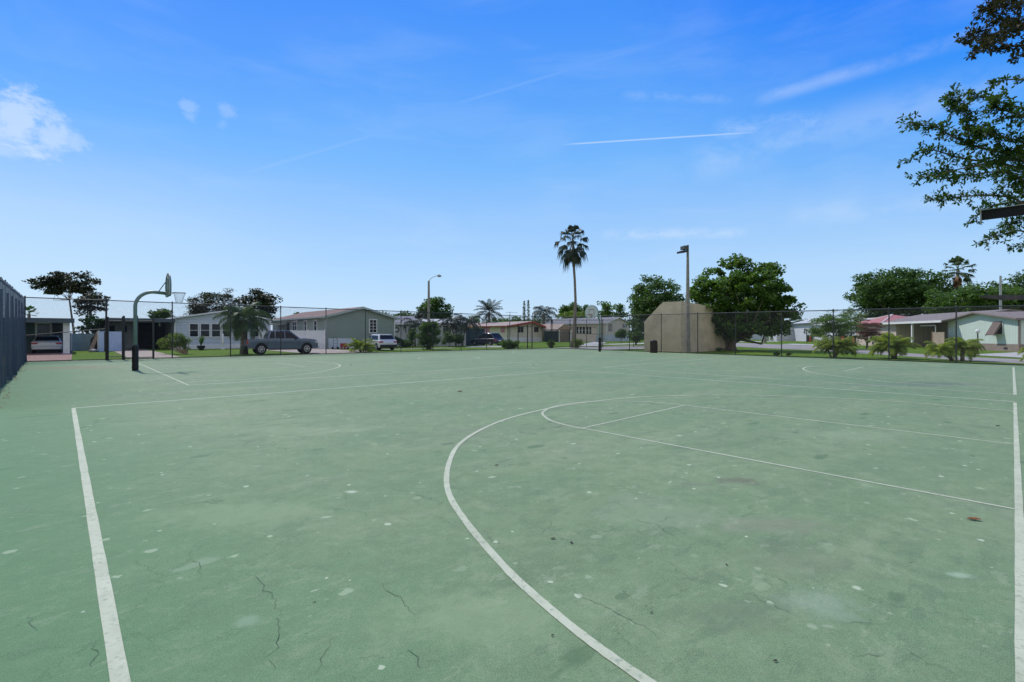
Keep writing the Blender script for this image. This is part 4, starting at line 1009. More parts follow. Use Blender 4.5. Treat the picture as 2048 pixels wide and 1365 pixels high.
box_part(cpt, Fc, 0.02, .12, -12, -.2, ZG, 2.9, 'side_wall', 'darkint'); box_part(cpt, Fc, 0.0, .10, -.1, 0, ZG, 2.92, 'post', 'white'); box_part(cpt, Fc, 2.6, 5.15, -7.2, -7.1, ZG, 2.4, 'partition', 'darkint')
box_part(cpt, Fc, -.2, 5.25, .6, .64, 2.70, 3.05, 'fascia', 'darkroof')
# ---- A: carport house far left
O = Vector((P(139, 669, 39.2).x, 39.2, 0)); Fa = (O-U*9, U, -V)
ra = thing('carport', 'dark blue carport on a square white column at far left', 'carport', tuple(Fa[0]))
box_part(ra, Fa, -3, 9.3, -6.5, .5, 2.60, 2.74, 'roof', 'darkroof'); box_part(ra, Fa, -3, 9.3, .5, .55, 2.40, 2.76, 'fascia', 'darkroof')
box_part(ra, Fa, 8.62, 9.02, -.4, 0, ZG, 2.6, 'column', 'white')
rb = thing('house', 'teal walled house with white framed windows behind the silver sedan', 'house', tuple(Fa[0]+V*5.2)); Fw = (Fa[0]+V*5.0, U, -V)
box_part(rb, Fw, -3, 8.9, -7, 0, ZG, 2.58, 'wall', 'teal')
box_part(rb, Fw, -3.2, 9.1, -7.3, -1.6, 2.76, 2.9, 'roof', 'darkroof')
window(rb, Fw, (74, 648, 100, 671), 'glass', 'white', (0, 0), .12); window(rb, Fw, (103, 648, 124, 670), 'glass', 'darkroof', (0, 0), .08)
# low white walls, shed and clutter between A and B
def panelfence(label, x0, x1, Y0, Y1, ztop, mat='whitevinyl', cat='fence', nm='panel_fence', postm='white', h0=ZG):
    a_ = Vector(((x0-1024)/FPX*Y0, Y0, 0)); b_ = Vector(((x1-1024)/FPX*Y1, Y1, 0)); L = (b_-a_).length; d = (b_-a_)/L; F = (a_, d, Vector((d.y, -d.x, 0)))
    r_ = thing(nm, label, cat, tuple(a_))
    box_part(r_, F, 0, L, -.03, .03, h0, ztop, 'panel', mat); n_ = max(1, round(L/2.4))
    for i in range(n_+1): box_part(r_, F, L*i/n_-.06, L*i/n_+.06, -.06, .065, ZG, ztop+.08, 'post', postm)
    return r_
panelfence('white board fence panel between the leaning board and the double gate', 197, 246, 43.5, 46.0, 1.75)
panelfence('white vinyl privacy fence behind the pickup truck', 520, 650, 54.5, 51.6, 1.90)
panelfence('low pale teal wall right of the carport column', 142, 196, 45.5, 47.5, 1.55, 'mintgrey', 'wall', 'garden_wall')
shd = Vector(((184-1024)/FPX*50, 50, 0)); Fs = (shd, U, -V)
sh_ = thing('garden_shed', 'small pale shed with a dark vent behind the white board fence', 'shed', tuple(shd))
sw_ = MB(); sw_.prism([shd+ZV*ZG, shd+U*3.4+ZV*ZG, shd+U*3.4+ZV*2.5, shd+U*1.7+ZV*2.95, shd+ZV*2.35], V*3); sw_.build('wall', 'bluewhite', sh_)
sr_ = MB(); sr_.prism([shd-V*.2+U*x+ZV*z for x, z in ((-.2, 2.32), (1.7, 2.98), (3.6, 2.5), (3.6, 2.58), (1.7, 3.07), (-.2, 2.41))], V*3.4); sr_.build('roof', 'roofwhite', sh_)
box_part(sh_, Fs, 1.1, 1.8, 0, .04, 1.75, 2.35, 'vent', 'darkint'); box_part(sh_, Fs, 2.5, 2.8, 0, .04, 1.7, 2.4, 'shutter', 'darkint')
lb = MB(); a_ = P(176, 703, 42.8); a_.z = ZG; lb.prism([a_, a_+U*.30, P(193, 664, 43.6)+U*.25, P(193, 664, 43.6)], V*.04)
tag(lb.build('leaning_board', 'wood'), 'long weathered board leaning beside the white board fence', 'board')
mt = MB(); a_ = P(181, 703, 43.4); a_.z = ZG; mt.prism([a_, a_+U*1.1, a_+U*1.1+ZV*1.75, a_+U*.5+ZV*1.8, a_+ZV*1.1], V*.12)
tag(mt.build('dark_panel', 'darkint'), 'dark upright sheet propped behind the leaning board', 'board')
rkr = random.Random(8)
for i, (x, y, s, lb_) in enumerate([(186, 703.5, .28, 'larger grey rock at the foot of the dark sheet'), (193, 703, .2, 'small grey rock right of the larger rock'), (387, 697, .22, 'reddish rock heap stone near the dark planter urn')]):
    q = MB(); c0_ = G(x, y); pr = [(s*.8, 0), (s*1.0, s*.3), (s*.7, s*.65), (s*.25, s*.8)]; q.lathe(pr, tuple(c0_), 7)
    q.v = [(a+rkr.uniform(-.05, .05), b+rkr.uniform(-.05, .05), c+rkr.uniform(-.03, .03)) for a, b, c in q.v]
    tag(q.build('rock', 'concrete' if i < 2 else 'terracotta'), lb_, 'rock')
# pots, statue, chairs, hand truck near the houses
def urn(label, x, Y, h, w_, mat, leafn=0):
    c_ = Vector(((x-1024)/FPX*Y, Y, ZG)); r_ = thing('planter_pot', label, 'planter', tuple(c_))
    q = MB(); q.lathe([(w_*.35, 0), (w_*.42, h*.1), (w_*.95, h*.65), (w_*.85, h*.95), (w_, h)], tuple(c_), 16); q.build('pot', mat, r_, smooth=True)
    return r_, c_+ZV*h
ur, ut = urn('dark urn planter with agave in front of the white home', 402, 47.5, .45, .38, 'blackplastic')
q = MB(); rq = random.Random(5)
for i in range(26):
    a_ = rq.uniform(0, 6.28); l_ = rq.uniform(.7, 1.15); o_ = rq.uniform(.1, .6); dr = Vector((math.cos(a_)*o_, math.sin(a_)*o_, 1)).normalized(); sdv_ = Vector((-math.sin(a_), math.cos(a_), 0))*.06
    p1_ = ut+dr*l_*.55; q.add([ut-sdv_*.5, ut+sdv_*.5, p1_+sdv_, ut+dr*l_, p1_-sdv_], [(0, 1, 2, 3, 4)])
q.build('agave_leaves', 'leaf_mid', ur)
stt = Vector(((446-1024)/FPX*50.5, 50.5, ZG)); so_ = thing('garden_statue', 'small white garden statue on a pedestal in front of the white home', 'statue', tuple(stt))
q = MB(); q.lathe([(.22, 0), (.22, .12), (.13, .18), (.12, .55), (.2, .62), (.2, .68)], tuple(stt), 14); q.build('pedestal', 'white', so_)
q = MB(); q.lathe([(.14, .68), (.15, .85), (.10, 1.05), (.14, 1.2), (.12, 1.3), (.045, 1.36), (.09, 1.44), (.085, 1.52), (.03, 1.6)], tuple(stt), 12); q.build('figure', 'white', so_, smooth=True)
for i, (x, lb_) in enumerate(((686, 'left one of two low red garden benches by the sage green house'), (692.5, 'right one of two low red garden benches by the sage green house'))):
    c_ = Vector(((x-1024)/FPX*50.3, 50.3, ZG)); r_ = thing('garden_bench', lb_, 'bench', tuple(c_), 'low red benches'); F = (c_, U, -V)
    box_part(r_, F, -.2, .22, -.2, .2, .22, .28, 'seat', 'redpaint'); box_part(r_, F, -.2, .22, -.24, -.2, .22, .62, 'backrest', 'redpaint')
    for s_ in (-.18, .16): box_part(r_, F, s_, s_+.05, -.18, .18, ZG, .218, 'leg', 'redpaint')
ht = Vector(((670.5-1024)/FPX*50.6, 50.6, ZG)); r_ = thing('hand_truck', 'upright two-wheeled hand truck against the lattice skirting', 'hand truck', tuple(ht)); F = (ht, U, -V)
q = MB()
for s_ in (-.2, .2): q.tube([ht+U*s_+ZV*.12, ht+U*s_+ZV*1.0, ht+U*s_*.5+ZV*1.3-V*(-.1)], .02, 6)
for z_ in (.3, .6, .9): q.tube([ht-U*.2+ZV*z_, ht+U*.2+ZV*z_], .015, 6)
q.build('frame', 'rail', r_); box_part(r_, F, -.22, .22, 0, .22, .05, .08, 'toe_plate', 'rail')
for s_ in (-.27, .27):
    q = MB(); q.lathe([(.12, -.03), (.13, 0), (.12, .03)], (ht.x+U.x*s_, ht.y+U.y*s_, ht.z+.13), 14, 'y'); q.build('wheel', 'rubber', r_)
# ---- D: white house with lilac roof behind the bush
O = P(776, 669, 62.5); O = Vector((O.x, O.y, 0)); dD = Vector((.97, .24, 0)).normalized(); aD = Vector((-dD.y, dD.x, 0))
rD = thing('mobile_home', 'white home with wreath on the wall and grey lilac roof behind the white SUV', 'house', tuple(O)); FD = (O, dD, -aD)
wl = MB(); wl.fbox(FD, -6, 3.0, -8, 0, ZG, 2.95); wl.build('wall', 'whitewall', rD)
rf = MB(); rf.prism([O+dD*-6.3+ZV*z+aD*y for y, z in ((-.45, 2.92), (4, 3.85), (8.4, 2.9), (8.4, 3.0), (4, 3.98), (-.45, 3.06))], dD*9.8); rf.build('roof', 'rooflilac', rD)
box_part(rD, FD, -6.3, 3.5, .45, .49, 2.72, 3.04, 'fascia', 'white')
window(rD, FD, (776, 651, 784.5, 658), 'glass', 'white', (2, 0), .06); window(rD, FD, (776, 660.5, 784, 662), 'glass', 'white', (1, 0), .05)
window(rD, FD, (804, 651, 813, 665.5), 'glass', 'white', (2, 3), .07)
s_, z_ = face_px(FD, 793.5, 660); q = MB(); q.tube([O+dD*(s_+.28*math.cos(t_))-aD*.05+ZV*(z_+.28*math.sin(t_)) for t_ in [i*math.pi/8 for i in range(17)]], .07, 5); q.build('wreath', 'leaf_dark', rD)
box_part(rD, FD, s_-1.0, s_+1.0, 0, .03, .45, 2.6, 'door', 'white')
O2 = O+dD*3.1-aD*-.6; rD2 = thing('house', 'pale green-white house half hidden by curved palms', 'house', tuple(O2)); F2 = (O2, dD, -aD)
box_part(rD2, F2, 0, 7.0, -7, 0, ZG, 2.9, 'wall', 'whitewall'); 
rf = MB(); rf.prism([O2+dD*-.2+ZV*z+aD*y for y, z in ((-.4, 2.9), (3.5, 3.5), (7.4, 2.9), (7.4, 3.0), (3.5, 3.62), (-.4, 3.02))], dD*7.4); rf.build('roof', 'roofwhite', rD2)
window(rD2, F2, (886, 652, 902, 668), 'glass', 'white', (2, 3), .08); window(rD2, F2, (908, 655, 914, 668), 'glasslight', 'white', (0, 1), .06)
panelfence('dark green board fence left of the charcoal SUV', 921, 968, 66.5, 74, 2.35, 'darkfence', 'fence', 'board_fence', 'darkfence')
# ---- E: cream house with rust red roof edge
O = P(1014, 669, 95); r3, FE, _ = gable_house('mobile_home', 'cream home with rust red roof edge behind the walk-through gate', O, U, 9.6, 21, 3.05, 3.95, 'cream', 'roofpeach', 'cream', ov=.8, ovg=.9, t=.20, fascia='redtrim', trimb=.42, ridge=.66, skirt='white', sk=.85)
window(r3, FE['left'], (967, 654, 979.5, 665.5), 'magenta', 'cream', (0, 0), .08); window(r3, FE['left'], (1001.5, 654, 1010, 665.5), 'magenta', 'cream', (0, 0), .08)
window(r3, FE['front'], (1035.5, 653.5, 1046.5, 665.5), 'glass', 'cream', (1, 0), .10); window(r3, FE['front'], (1067.5, 654, 1077, 665), 'glass', 'cream', (0, 0), .10)
# ---- F: beige house with sunroom, small gabled carport and shutters
O = P(1213, 669, 108); r4, FF, _ = gable_house('mobile_home', 'beige home with grey shingle roof and shuttered gable windows behind the far hoop', O, U, 8.6, 20, 4.0, 5.25, 'beigewall', 'roofgrey', 'white', ov=.5, t=.16, trimb=.22, skirt='bluewhite', sk=1.35)
window(r4, FF['front'], (1219.5, 648, 1221.8, 663), 'glasslight', 'white', (0, 1), .06, 'redtrimdark')
window(r4, FF['front'], (1247.5, 648.5, 1251, 656), 'glasslight', 'white', (0, 0), .06, 'darkroof')
b0_ = P(1142, 669, 99.5); b0_.z = 0; dS = Vector((1, .02, 0)).normalized(); FS = (b0_, dS, Vector((.02, -1, 0)).normalized())
r5 = thing('sunroom', 'beige sunroom with a long band of windows behind the tall palm trunk', 'sunroom', tuple(b0_))
box_part(r5, FS, 0, 5.1, -6, 0, ZG, 3.0, 'wall', 'beigewall'); box_part(r5, FS, -.3, 5.4, -6.5, .45, 3.0, 3.16, 'roof', 'roofpeach')
box_part(r5, FS, -9, -.31, -8.5, -2, 2.9, 3.05, 'side_roof', 'roofpeach')
ws_ = [(1153, 1156.8), (1159, 1163.5), (1165, 1170), (1173, 1177), (1178.5, 1182.5)]
for x0, x1 in ws_: window(r5, FS, (x0, 654, x1, 668), 'glass', 'white', (0, 1), .06)
box_part(r5, FS, face_px(FS, 1186, 669)[0], face_px(FS, 1192, 669)[0], 0, .03, .1, 2.6, 'door', 'beigewall')
c0_ = P(1118, 669, 97.5); c0_.z = 0; FCp = (c0_, dS, Vector((.02, -1, 0)).normalized())
r6 = thing('carport', 'small carport with tan gable and pinkish roof beside the beige sunroom', 'carport', tuple(c0_))
gq = MB(); gq.prism([c0_+dS*x+ZV*z for x, z in ((-.1, 2.45), (1.15, 3.35), (2.5, 2.45))], (0, .1, 0)); gq.build('gable', 'wood', r6)
rq_ = MB(); rq_.prism([c0_+dS*x+ZV*z for x, z in ((-.35, 2.38), (1.15, 3.45), (2.75, 2.38), (2.75, 2.5), (1.15, 3.58), (-.35, 2.5))], (-5.5, 6.5, 0)); rq_.build('roof', 'roofpeach', r6)
for s_ in (0, 2.3): box_part(r6, FCp, s_, s_+.14, -.14, 0, ZG, 2.42, 'post', 'white')
box_part(r6, FCp, -.2, 2.6, -4.1, -4, ZG, 2.4, 'back_wall', 'tanshade')
panelfence('dark brown board fence in front of the small gabled carport', 1089, 1116, 96, 97.4, 2.1, 'darkfence', 'fence', 'board_fence', 'darkfence')
# ---- right side of the street
D2 = Vector((.19, .982, 0)).normalized(); N2 = Vector((-D2.y, D2.x, 0)); E2 = -N2   # along the street, outward (to the street), away
# J: mint house. front frame: origin at far end so that d points right as seen
A_ = P(2038, 669, 43.2); A_.z = 0; B_ = A_+D2*9.2
r7, FJ, _ = gable_house('mobile_home', 'pale mint home with a propped brown window awning at far right', B_, -D2, 9.2, 16, 2.80, 3.52, 'mint', 'rooftan', 'rooftan', ov=.35, ovg=.45, t=.16, skirt='brickskirt', sk=.62, a_=E2, ridge=.47, trimb=.14)
s0_, z1_ = face_px(FJ['front'], 1988, 645); s1_, z0_ = face_px(FJ['front'], 2005, 672)
aw = MB(); O_, d_, n_ = FJ['front']
zt_, zb_ = z1_+.02, z0_+.05; po = [O_+d_*s0_+n_*.04+ZV*zt_, O_+d_*s1_+n_*.04+ZV*zt_, O_+d_*s1_+n_*.70+ZV*zb_, O_+d_*s0_+n_*.70+ZV*zb_]
aw.prism(po, (-.02, 0, .05))
for s_ in (s0_, s1_-.02): aw.prism([O_+d_*s_+n_*.03+ZV*zt_, O_+d_*s_+n_*.70+ZV*zb_, O_+d_*s_+n_*.70+ZV*(zb_-.12), O_+d_*s_+n_*.03+ZV*(zt_-.3)], d_*.02)
aw.build('awning', 'rooftan2', r7)
window(r7, FJ['front'], (1991, 648, 2006, 669), 'glass', 'mint', (0, 0), .08)
for x_ in (2012, 1916): s_, z_ = face_px(FJ['front'], x_, 697); box_part(r7, FJ['front'], s_-.22, s_+.22, .03, .045, .12, .32, 'vent', 'darkint')
# G: tan house with red pyramid roof, carport, brown roof
g0 = P(1712, 669, 69.9); g0.z = 0; FG = (g0, -D2, N2)
r8 = thing('bungalow', 'pinkish tan building with a salmon red pyramid roof and a wide open carport', 'house', tuple(g0))
box_part(r8, FG, 0, 9.9, -7, 0, ZG, 2.95, 'wall', 'tanwall')
pyr = MB(); pc = [g0+(-D2)*s_+N2*n__+ZV*z_ for s_, n__, z_ in ((-.9, .7, 2.92), (8.0, .7, 2.92), (8.0, -7.5, 2.92), (-.9, -7.5, 2.92), (3.2, -3.0, 4.15))]
pyr.add(pc, [(0, 1, 4), (1, 2, 4), (2, 3, 4), (3, 0, 4), (3, 2, 1, 0)]); pyr.build('pyramid_roof', 'roofred', r8)
hp = MB(); hp.tube([pc[0]+ZV*.02, pc[4]+ZV*.03, pc[1]+ZV*.02], .07, 5); hp.build('hip_trim', 'white', r8)
s1_ = face_px(FG, 1893, 669)[0]
box_part(r8, FG, 9.92, s1_+.3, -7.05, -4.2, ZG, 2.72, 'inner_wall', 'tanshade')
mr_ = MB(); mr_.prism([g0+N2*n__+ZV*z_-D2*4.5 for n__, z_ in ((.55, 2.83), (-5.5, 3.95), (-12, 2.9), (-12, 3.02), (-5.5, 4.08), (.55, 2.97))], -D2*(s1_-4.3)); mr_.build('main_roof', 'roofbrowngrey', r8)
box_part(r8, FG, 8.1, s1_+.2, .56, .64, 2.74, 2.98, 'fascia', 'white')
for x_ in (1832.5,): s_ = face_px(FG, x_, 669)[0]; box_part(r8, FG, s_-.09, s_+.09, .3, .48, ZG, 2.8, 'post', 'white')
s_ = face_px(FG, 1868, 669)[0]; dsp = MB(); dsp.tube([g0-D2*(s_-2.0)+N2*.2+ZV*2.45, g0-D2*(s_+.6)+N2*.2+ZV*2.45, g0-D2*(s_+.6)+N2*.2+ZV*1.7], .05, 6); dsp.build('downpipe', 'white', r8)
Fi = (g0-N2*4.2, -D2, N2); window(r8, Fi, (1840, 653, 1857, 669), 'glasslight', 'darkint', (1, 0), .09); box_part(r8, FG, 14, 14.4, -4.18, -4.15, .1, .4, 'vent', 'darkint'); s_ = face_px(FG, 1746, 669)[0]; box_part(r8, FG, s_-.2, s_+.2, 0, .03, .15, .5, 'vent', 'darkint')
sg = face_px(FG, 1869, 669)[0]
wg = thing('wooden_gate', 'pale tan board gate between the open carport and the mint home', 'gate', tuple(g0-D2*sg)); box_part(wg, FG, sg, s1_-.1, .1, .16, ZG, 1.72, 'board_panel', 'woodgate'); box_part(wg, FG, sg-.1, sg, .06, .2, ZG, 1.8, 'post', 'wood')
# H: long white house behind the feathery tree, I: grey lilac house
h0 = P(1628, 669, 103); h0.z = 0; FH = (h0, -D2, N2); lenH = face_px(FH, 1714, 669)[0]
r9 = thing('mobile_home', 'white home with dark framed windows behind the light feathery tree', 'house', tuple(h0))
box_part(r9, FH, 0, lenH, -6, 0, ZG, 3.4, 'wall', 'lavender'); rf = MB(); rf.prism([h0+D2*.4+N2*n__+ZV*z_ for n__, z_ in ((.4, 3.36), (-3.5, 4.3), (-7, 3.3), (-7, 3.42), (-3.5, 4.42), (.4, 3.5))], -D2*(lenH+.8)); rf.build('roof', 'roofwhite', r9)
for rc in ((1628, 659, 1635.5, 670), (1678, 661, 1689, 671.5)): window(r9, FH, rc, 'glass', 'darkint', (0, 1), .12)
i0 = P(1587, 669, 113); i0.z = 0; FI = (i0, -D2, N2)
r10 = thing('mobile_home', 'pale lilac home with pale metal roof right of the big round-leaved tree', 'house', tuple(i0))
box_part(r10, FI, 0, 10, -8, 0, ZG, 3.75, 'wall', 'lavender'); rf = MB(); rf.prism([i0+D2*.3+N2*n__+ZV*z_ for n__, z_ in ((.5, 3.78), (-4, 5.0), (-8.5, 3.8), (-8.5, 3.9), (-4, 5.12), (.5, 3.92))], -D2*10.6); rf.build('roof', 'roofwhite', r10)
box_part(r10, FI, -.35, 10.3, .5, .56, 3.66, 3.92, 'fascia', 'darkroof')
FI2 = (i0+N2*3.6, -N2, -D2); wg2 = MB(); O_ = i0+N2*3.6
wg2.prism([O_+ZV*ZG, O_-N2*3.59+ZV*ZG, O_-N2*3.59+ZV*3.7, O_+ZV*2.6], D2*6); wg2.build('side_wing', 'lavender', r10)
rf = MB(); rf.prism([O_+N2*.5+ZV*2.50, O_-N2*3.55+ZV*3.74, O_-N2*3.55+ZV*3.88, O_+N2*.5+ZV*2.66], D2*6.4-D2*.0); ob = rf.build('wing_roof', 'darkroof', r10)
window(r10, FI2, (1574.5, 654, 1578.5, 667), 'glasslight', 'darkint', (0, 1), .14)
k0 = P(1500, 669, 140); k0.z = 0; FK = (k0, Vector((1, 0, 0)), Vector((0, -1, 0))); r11 = thing('mobile_home', 'distant pale blue home glimpsed under the round-leaved tree', 'house', tuple(k0))
box_part(r11, FK, -2, 5.6, -8, 0, ZG, 3.3, 'wall', 'bluewhite'); rf = MB(); rf.prism([k0+ZV*z_+Vector((x_, -.3, 0)) for x_, z_ in ((-2.4, 3.2), (1.8, 4.6), (6, 3.2), (6, 3.35), (1.8, 4.75), (-2.4, 3.35))], (0, 8.6, 0)); rf.build('roof', 'roofwhite', r11)
window(r11, FK, (1512, 662, 1516, 668), 'glass', 'white', (0, 1), .08); window(r11, FK, (1523, 661, 1527, 668), 'glass', 'white', (0, 1), .08)
# orange panels and dark posts of the low wall in front of H
for i, (x0, x1, Y_, lb_) in enumerate([(1616, 1623.5, 101, 'single orange panel between dark posts left of the white home'), (1673, 1712, 79, 'row of orange panels with dark posts left of the tan building')]):
    a_ = Vector(((x0-1024)/FPX*Y_, Y_, 0)); b_ = Vector(((x1-1024)/FPX*(Y_-(0 if i == 0 else 6)), Y_-(0 if i == 0 else 6), 0)); L_ = (b_-a_).length; d_ = (b_-a_)/L_; F = (a_, d_, Vector((d_.y, -d_.x, 0)))
    r_ = thing('garden_wall', lb_, 'wall', tuple(a_)); n_ = 1 if i == 0 else 4
    for j in range(n_): box_part(r_, F, L_*j/n_+.12, L_*(j+1)/n_-.12, -.1, .1, ZG, 1.15, 'panel', 'orange')
    for j in range(n_+1): box_part(r_, F, L_*j/n_-.16, L_*j/n_+.12-.003, -.15, .15, ZG, 1.35, 'post', 'darkint')
lpst = Vector(((1613.5-1024)/FPX*93, 93, ZG)); r_ = thing('lamp_post', 'short black lamp post with two lanterns left of the orange panel', 'lamp post', tuple(lpst))
q = MB(); q.tube([lpst, lpst+ZV*2.6], .09, 8); q.tube([lpst+Vector((-.45, 0, 1.7)), lpst+Vector((0, 0, 1.7))], .05, 6); q.build('post', 'blackplastic', r_)
for dx_, z_ in ((-.42, 1.75), (-.36, 2.2)): q = MB(); q.lathe([(.06, 0), (.16, .05), (.18, .35), (.08, .45)], (lpst.x+dx_, lpst.y, lpst.z+z_), 8); q.build('lantern', 'glasslight', r_)
gl = Vector(((1955.5-1024)/FPX*40.5, 40.5, ZG)); r_ = thing('lamp_post', 'black garden lamp post with white globe in front of the mint home', 'lamp post', tuple(gl))
q = MB(); q.tube([gl, gl+ZV*1.62], .045, 8); q.build('post', 'blackplastic', r_)
q = MB(); q.lathe([(.05, 1.62), (.14, 1.70), (.17, 1.80), (.14, 1.90), (.05, 1.97)], tuple(gl), 14); q.build('globe', 'white', r_, smooth=True)
pl_ = Vector(((1530-1024)/FPX*88, 88, ZG)); tag(MB().tube([pl_, pl_+ZV*2.9], [.28, .2], 8).build('concrete_post', 'poleconc'), 'stubby concrete post on the lawn behind the round-leaved tree', 'post')
pl_ = Vector(((1539-1024)/FPX*100, 100, ZG)); tag(MB().tube([pl_, pl_+ZV*2.6], [.14, .12], 8).build('mailbox_post', 'white'), 'thin white post right of the stubby concrete post', 'post')
tvb = Vector(((1020-1024)/FPX*100, 100, ZG)); q = MB(); q.tube([tvb, tvb+ZV*6.2], .05, 6); q.tube([tvb+Vector((-.9, 0, 6.0)), tvb+Vector((1.6, 0, 5.95))], .035, 5)
for i in range(6): q.tube([tvb+Vector((-.8+i*.45, -.35, 6.0)), tvb+Vector((-.8+i*.45, .35, 6.0))], .02, 4)
tag(q.build('tv_antenna', 'galv'), 'thin television aerial on a mast above the cream home', 'aerial')
# ================================================================== vegetation
def rot_basis(rng, n, up=0.0):
    """random orthonormal frames; up>0 tilts leaf normals towards the sky"""
    nrm = rng.normal(size=(n, 3)); nrm /= np.linalg.norm(nrm, axis=1)[:, None]
    nrm[:, 2] = np.abs(nrm[:, 2]); nrm += np.array([0, 0, up]); nrm /= np.linalg.norm(nrm, axis=1)[:, None]
    t = rng.normal(size=(n, 3)); t -= nrm*np.sum(t*nrm, axis=1)[:, None]; t /= np.linalg.norm(t, axis=1)[:, None]
    return t, np.cross(nrm, t), nrm
def leafquads(rng, c, size, up=.4, asp=.55):
    n = len(c); t, b_, nr = rot_basis(rng, n, up); s = size*rng.uniform(.6, 1.25, n)[:, None]
    v = np.stack([c-t*s, c-b_*s*asp+nr*s*.12, c+t*s, c+b_*s*asp+nr*s*.12], axis=1)
    return v.reshape(-1, 3)
def clumpcloud(rng, centers, rad, per, size, flat=.6, up=.4, asp=.55):
    n = len(centers); rad = np.broadcast_to(rad, (n,))
    c = np.repeat(centers, per, axis=0); r = np.repeat(rad, per)[:, None]
    d = rng.normal(size=(n*per, 3)); d /= np.linalg.norm(d, axis=1)[:, None]; d *= (rng.uniform(0, 1, (n*per, 1))**.45); d[:, 2] *= flat
    return leafquads(rng, c+d*r, size, up, asp)
def crown_centers(rng, ctr, R, n, shell=.55, low=-.75, lobes=5, lob=.28):
    """clump centres through the outer part of a lumpy ellipsoid"""
    ld_ = rng.normal(size=(lobes, 3)); ld_ /= np.linalg.norm(ld_, axis=1)[:, None]; la = rng.uniform(-1, 1, lobes)
    outc = []
    while len(outc) < n:
        d = rng.normal(size=3); d /= np.linalg.norm(d)
        if d[2] < low: continue
        k_ = 1+lob*sum(a*max(0, float(np.dot(d, l)))**3 for a, l in zip(la, ld_))+rng.normal()*.05
        r = (shell+(1-shell)*rng.uniform()**.6)*k_
        outc.append(np.array(ctr)+d*r*np.array(R))
    return np.array(outc)
def tree(label, x, ybase, Y, ytop, ybot, hw, style='leaf_mid', n=70, per=60, size=.16, crad=.9, trunk=.2, seed=1, nlimb=9, cx=None, name='tree', group=None, depth=None, fork=.45, flat=.6, shell=.5, lean=0, low=-.75, lob=.28, up=.4, multi=1, bark='bark', z0=None, asp=.55):
    rng = np.random.default_rng(seed); cx = x if cx is None else cx
    base = Vector(((x-1024)/FPX*Y, Y, ZG)); ztop = CAMZ-(ytop-HOR)/FPX*Y; zbot = CAMZ-(ybot-HOR)/FPX*Y
    cxw = (cx-1024)/FPX*Y; rx = hw/FPX*Y; rz = (ztop-zbot)/2; ry = depth if depth else rx*.85
    root = thing(name, label, 'tree', tuple(base), group)
    ctr = np.array([cxw, Y, (ztop+zbot)/2])
    cc_ = crown_centers(rng, ctr, (rx-crad*.5, ry, max(.3, rz-crad*flat*.4)), n, shell, low, 6, lob)
    v = clumpcloud(rng, cc_, crad*rng.uniform(.6, 1.15, n), per, size, flat, up, asp)
    npmesh('crown', v, 4, style, root)
    tb_ = MB(); fz = zbot+(ztop-zbot)*fork*.6 if zbot > .8 else max(.5, (ztop)*.28)
    forkp = Vector((base.x+(cxw-base.x)*.5, Y, max(fz, .6)))
    for m_ in range(multi):
        off_ = Vector((rng.uniform(-.3, .3), rng.uniform(-.3, .3), 0)) if multi > 1 else Vector((0, 0, 0))
        tb_.tube([base+off_, base+off_+(forkp-base)*.35+Vector((rng.normal()*.06, 0, 0)), forkp+off_*1.5], [trunk*1.35, trunk, trunk*.75], 9)
    tb_.build('trunk', bark, root, smooth=True)
    lm_ = MB(); idx = rng.choice(n, min(nlimb, n), replace=False)
    for i in idx:
        e_ = Vector(cc_[i]); mid_ = forkp.lerp(e_, .5)+Vector(tuple(rng.normal(size=3)*.12*rx))-ZV*.08*rx
        lm_.tube([forkp-ZV*.2, mid_, e_], [trunk*.5, trunk*.26, trunk*.07], 5, False)
    lm_.build('limbs', bark, root)
    return root
LAST = None
# --- behind the left houses
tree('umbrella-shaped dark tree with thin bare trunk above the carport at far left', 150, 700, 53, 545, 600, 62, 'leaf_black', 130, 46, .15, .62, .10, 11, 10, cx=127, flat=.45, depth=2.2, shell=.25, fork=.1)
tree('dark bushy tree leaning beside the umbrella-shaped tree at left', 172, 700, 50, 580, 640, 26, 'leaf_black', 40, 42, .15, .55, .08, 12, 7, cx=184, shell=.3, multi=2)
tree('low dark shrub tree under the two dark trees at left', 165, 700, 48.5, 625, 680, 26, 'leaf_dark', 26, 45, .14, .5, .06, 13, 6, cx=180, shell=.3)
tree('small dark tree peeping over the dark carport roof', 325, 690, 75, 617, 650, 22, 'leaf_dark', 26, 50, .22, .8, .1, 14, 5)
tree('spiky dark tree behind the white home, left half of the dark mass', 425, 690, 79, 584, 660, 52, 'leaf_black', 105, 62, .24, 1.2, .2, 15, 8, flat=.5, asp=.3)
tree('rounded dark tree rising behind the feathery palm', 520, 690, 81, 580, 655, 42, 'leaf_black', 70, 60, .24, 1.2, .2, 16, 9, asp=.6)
tree('small dark tree tip left of the sage home ridge', 594, 690, 98, 622, 645, 6, 'leaf_dark', 8, 30, .25, .6, .1, 17, 3)
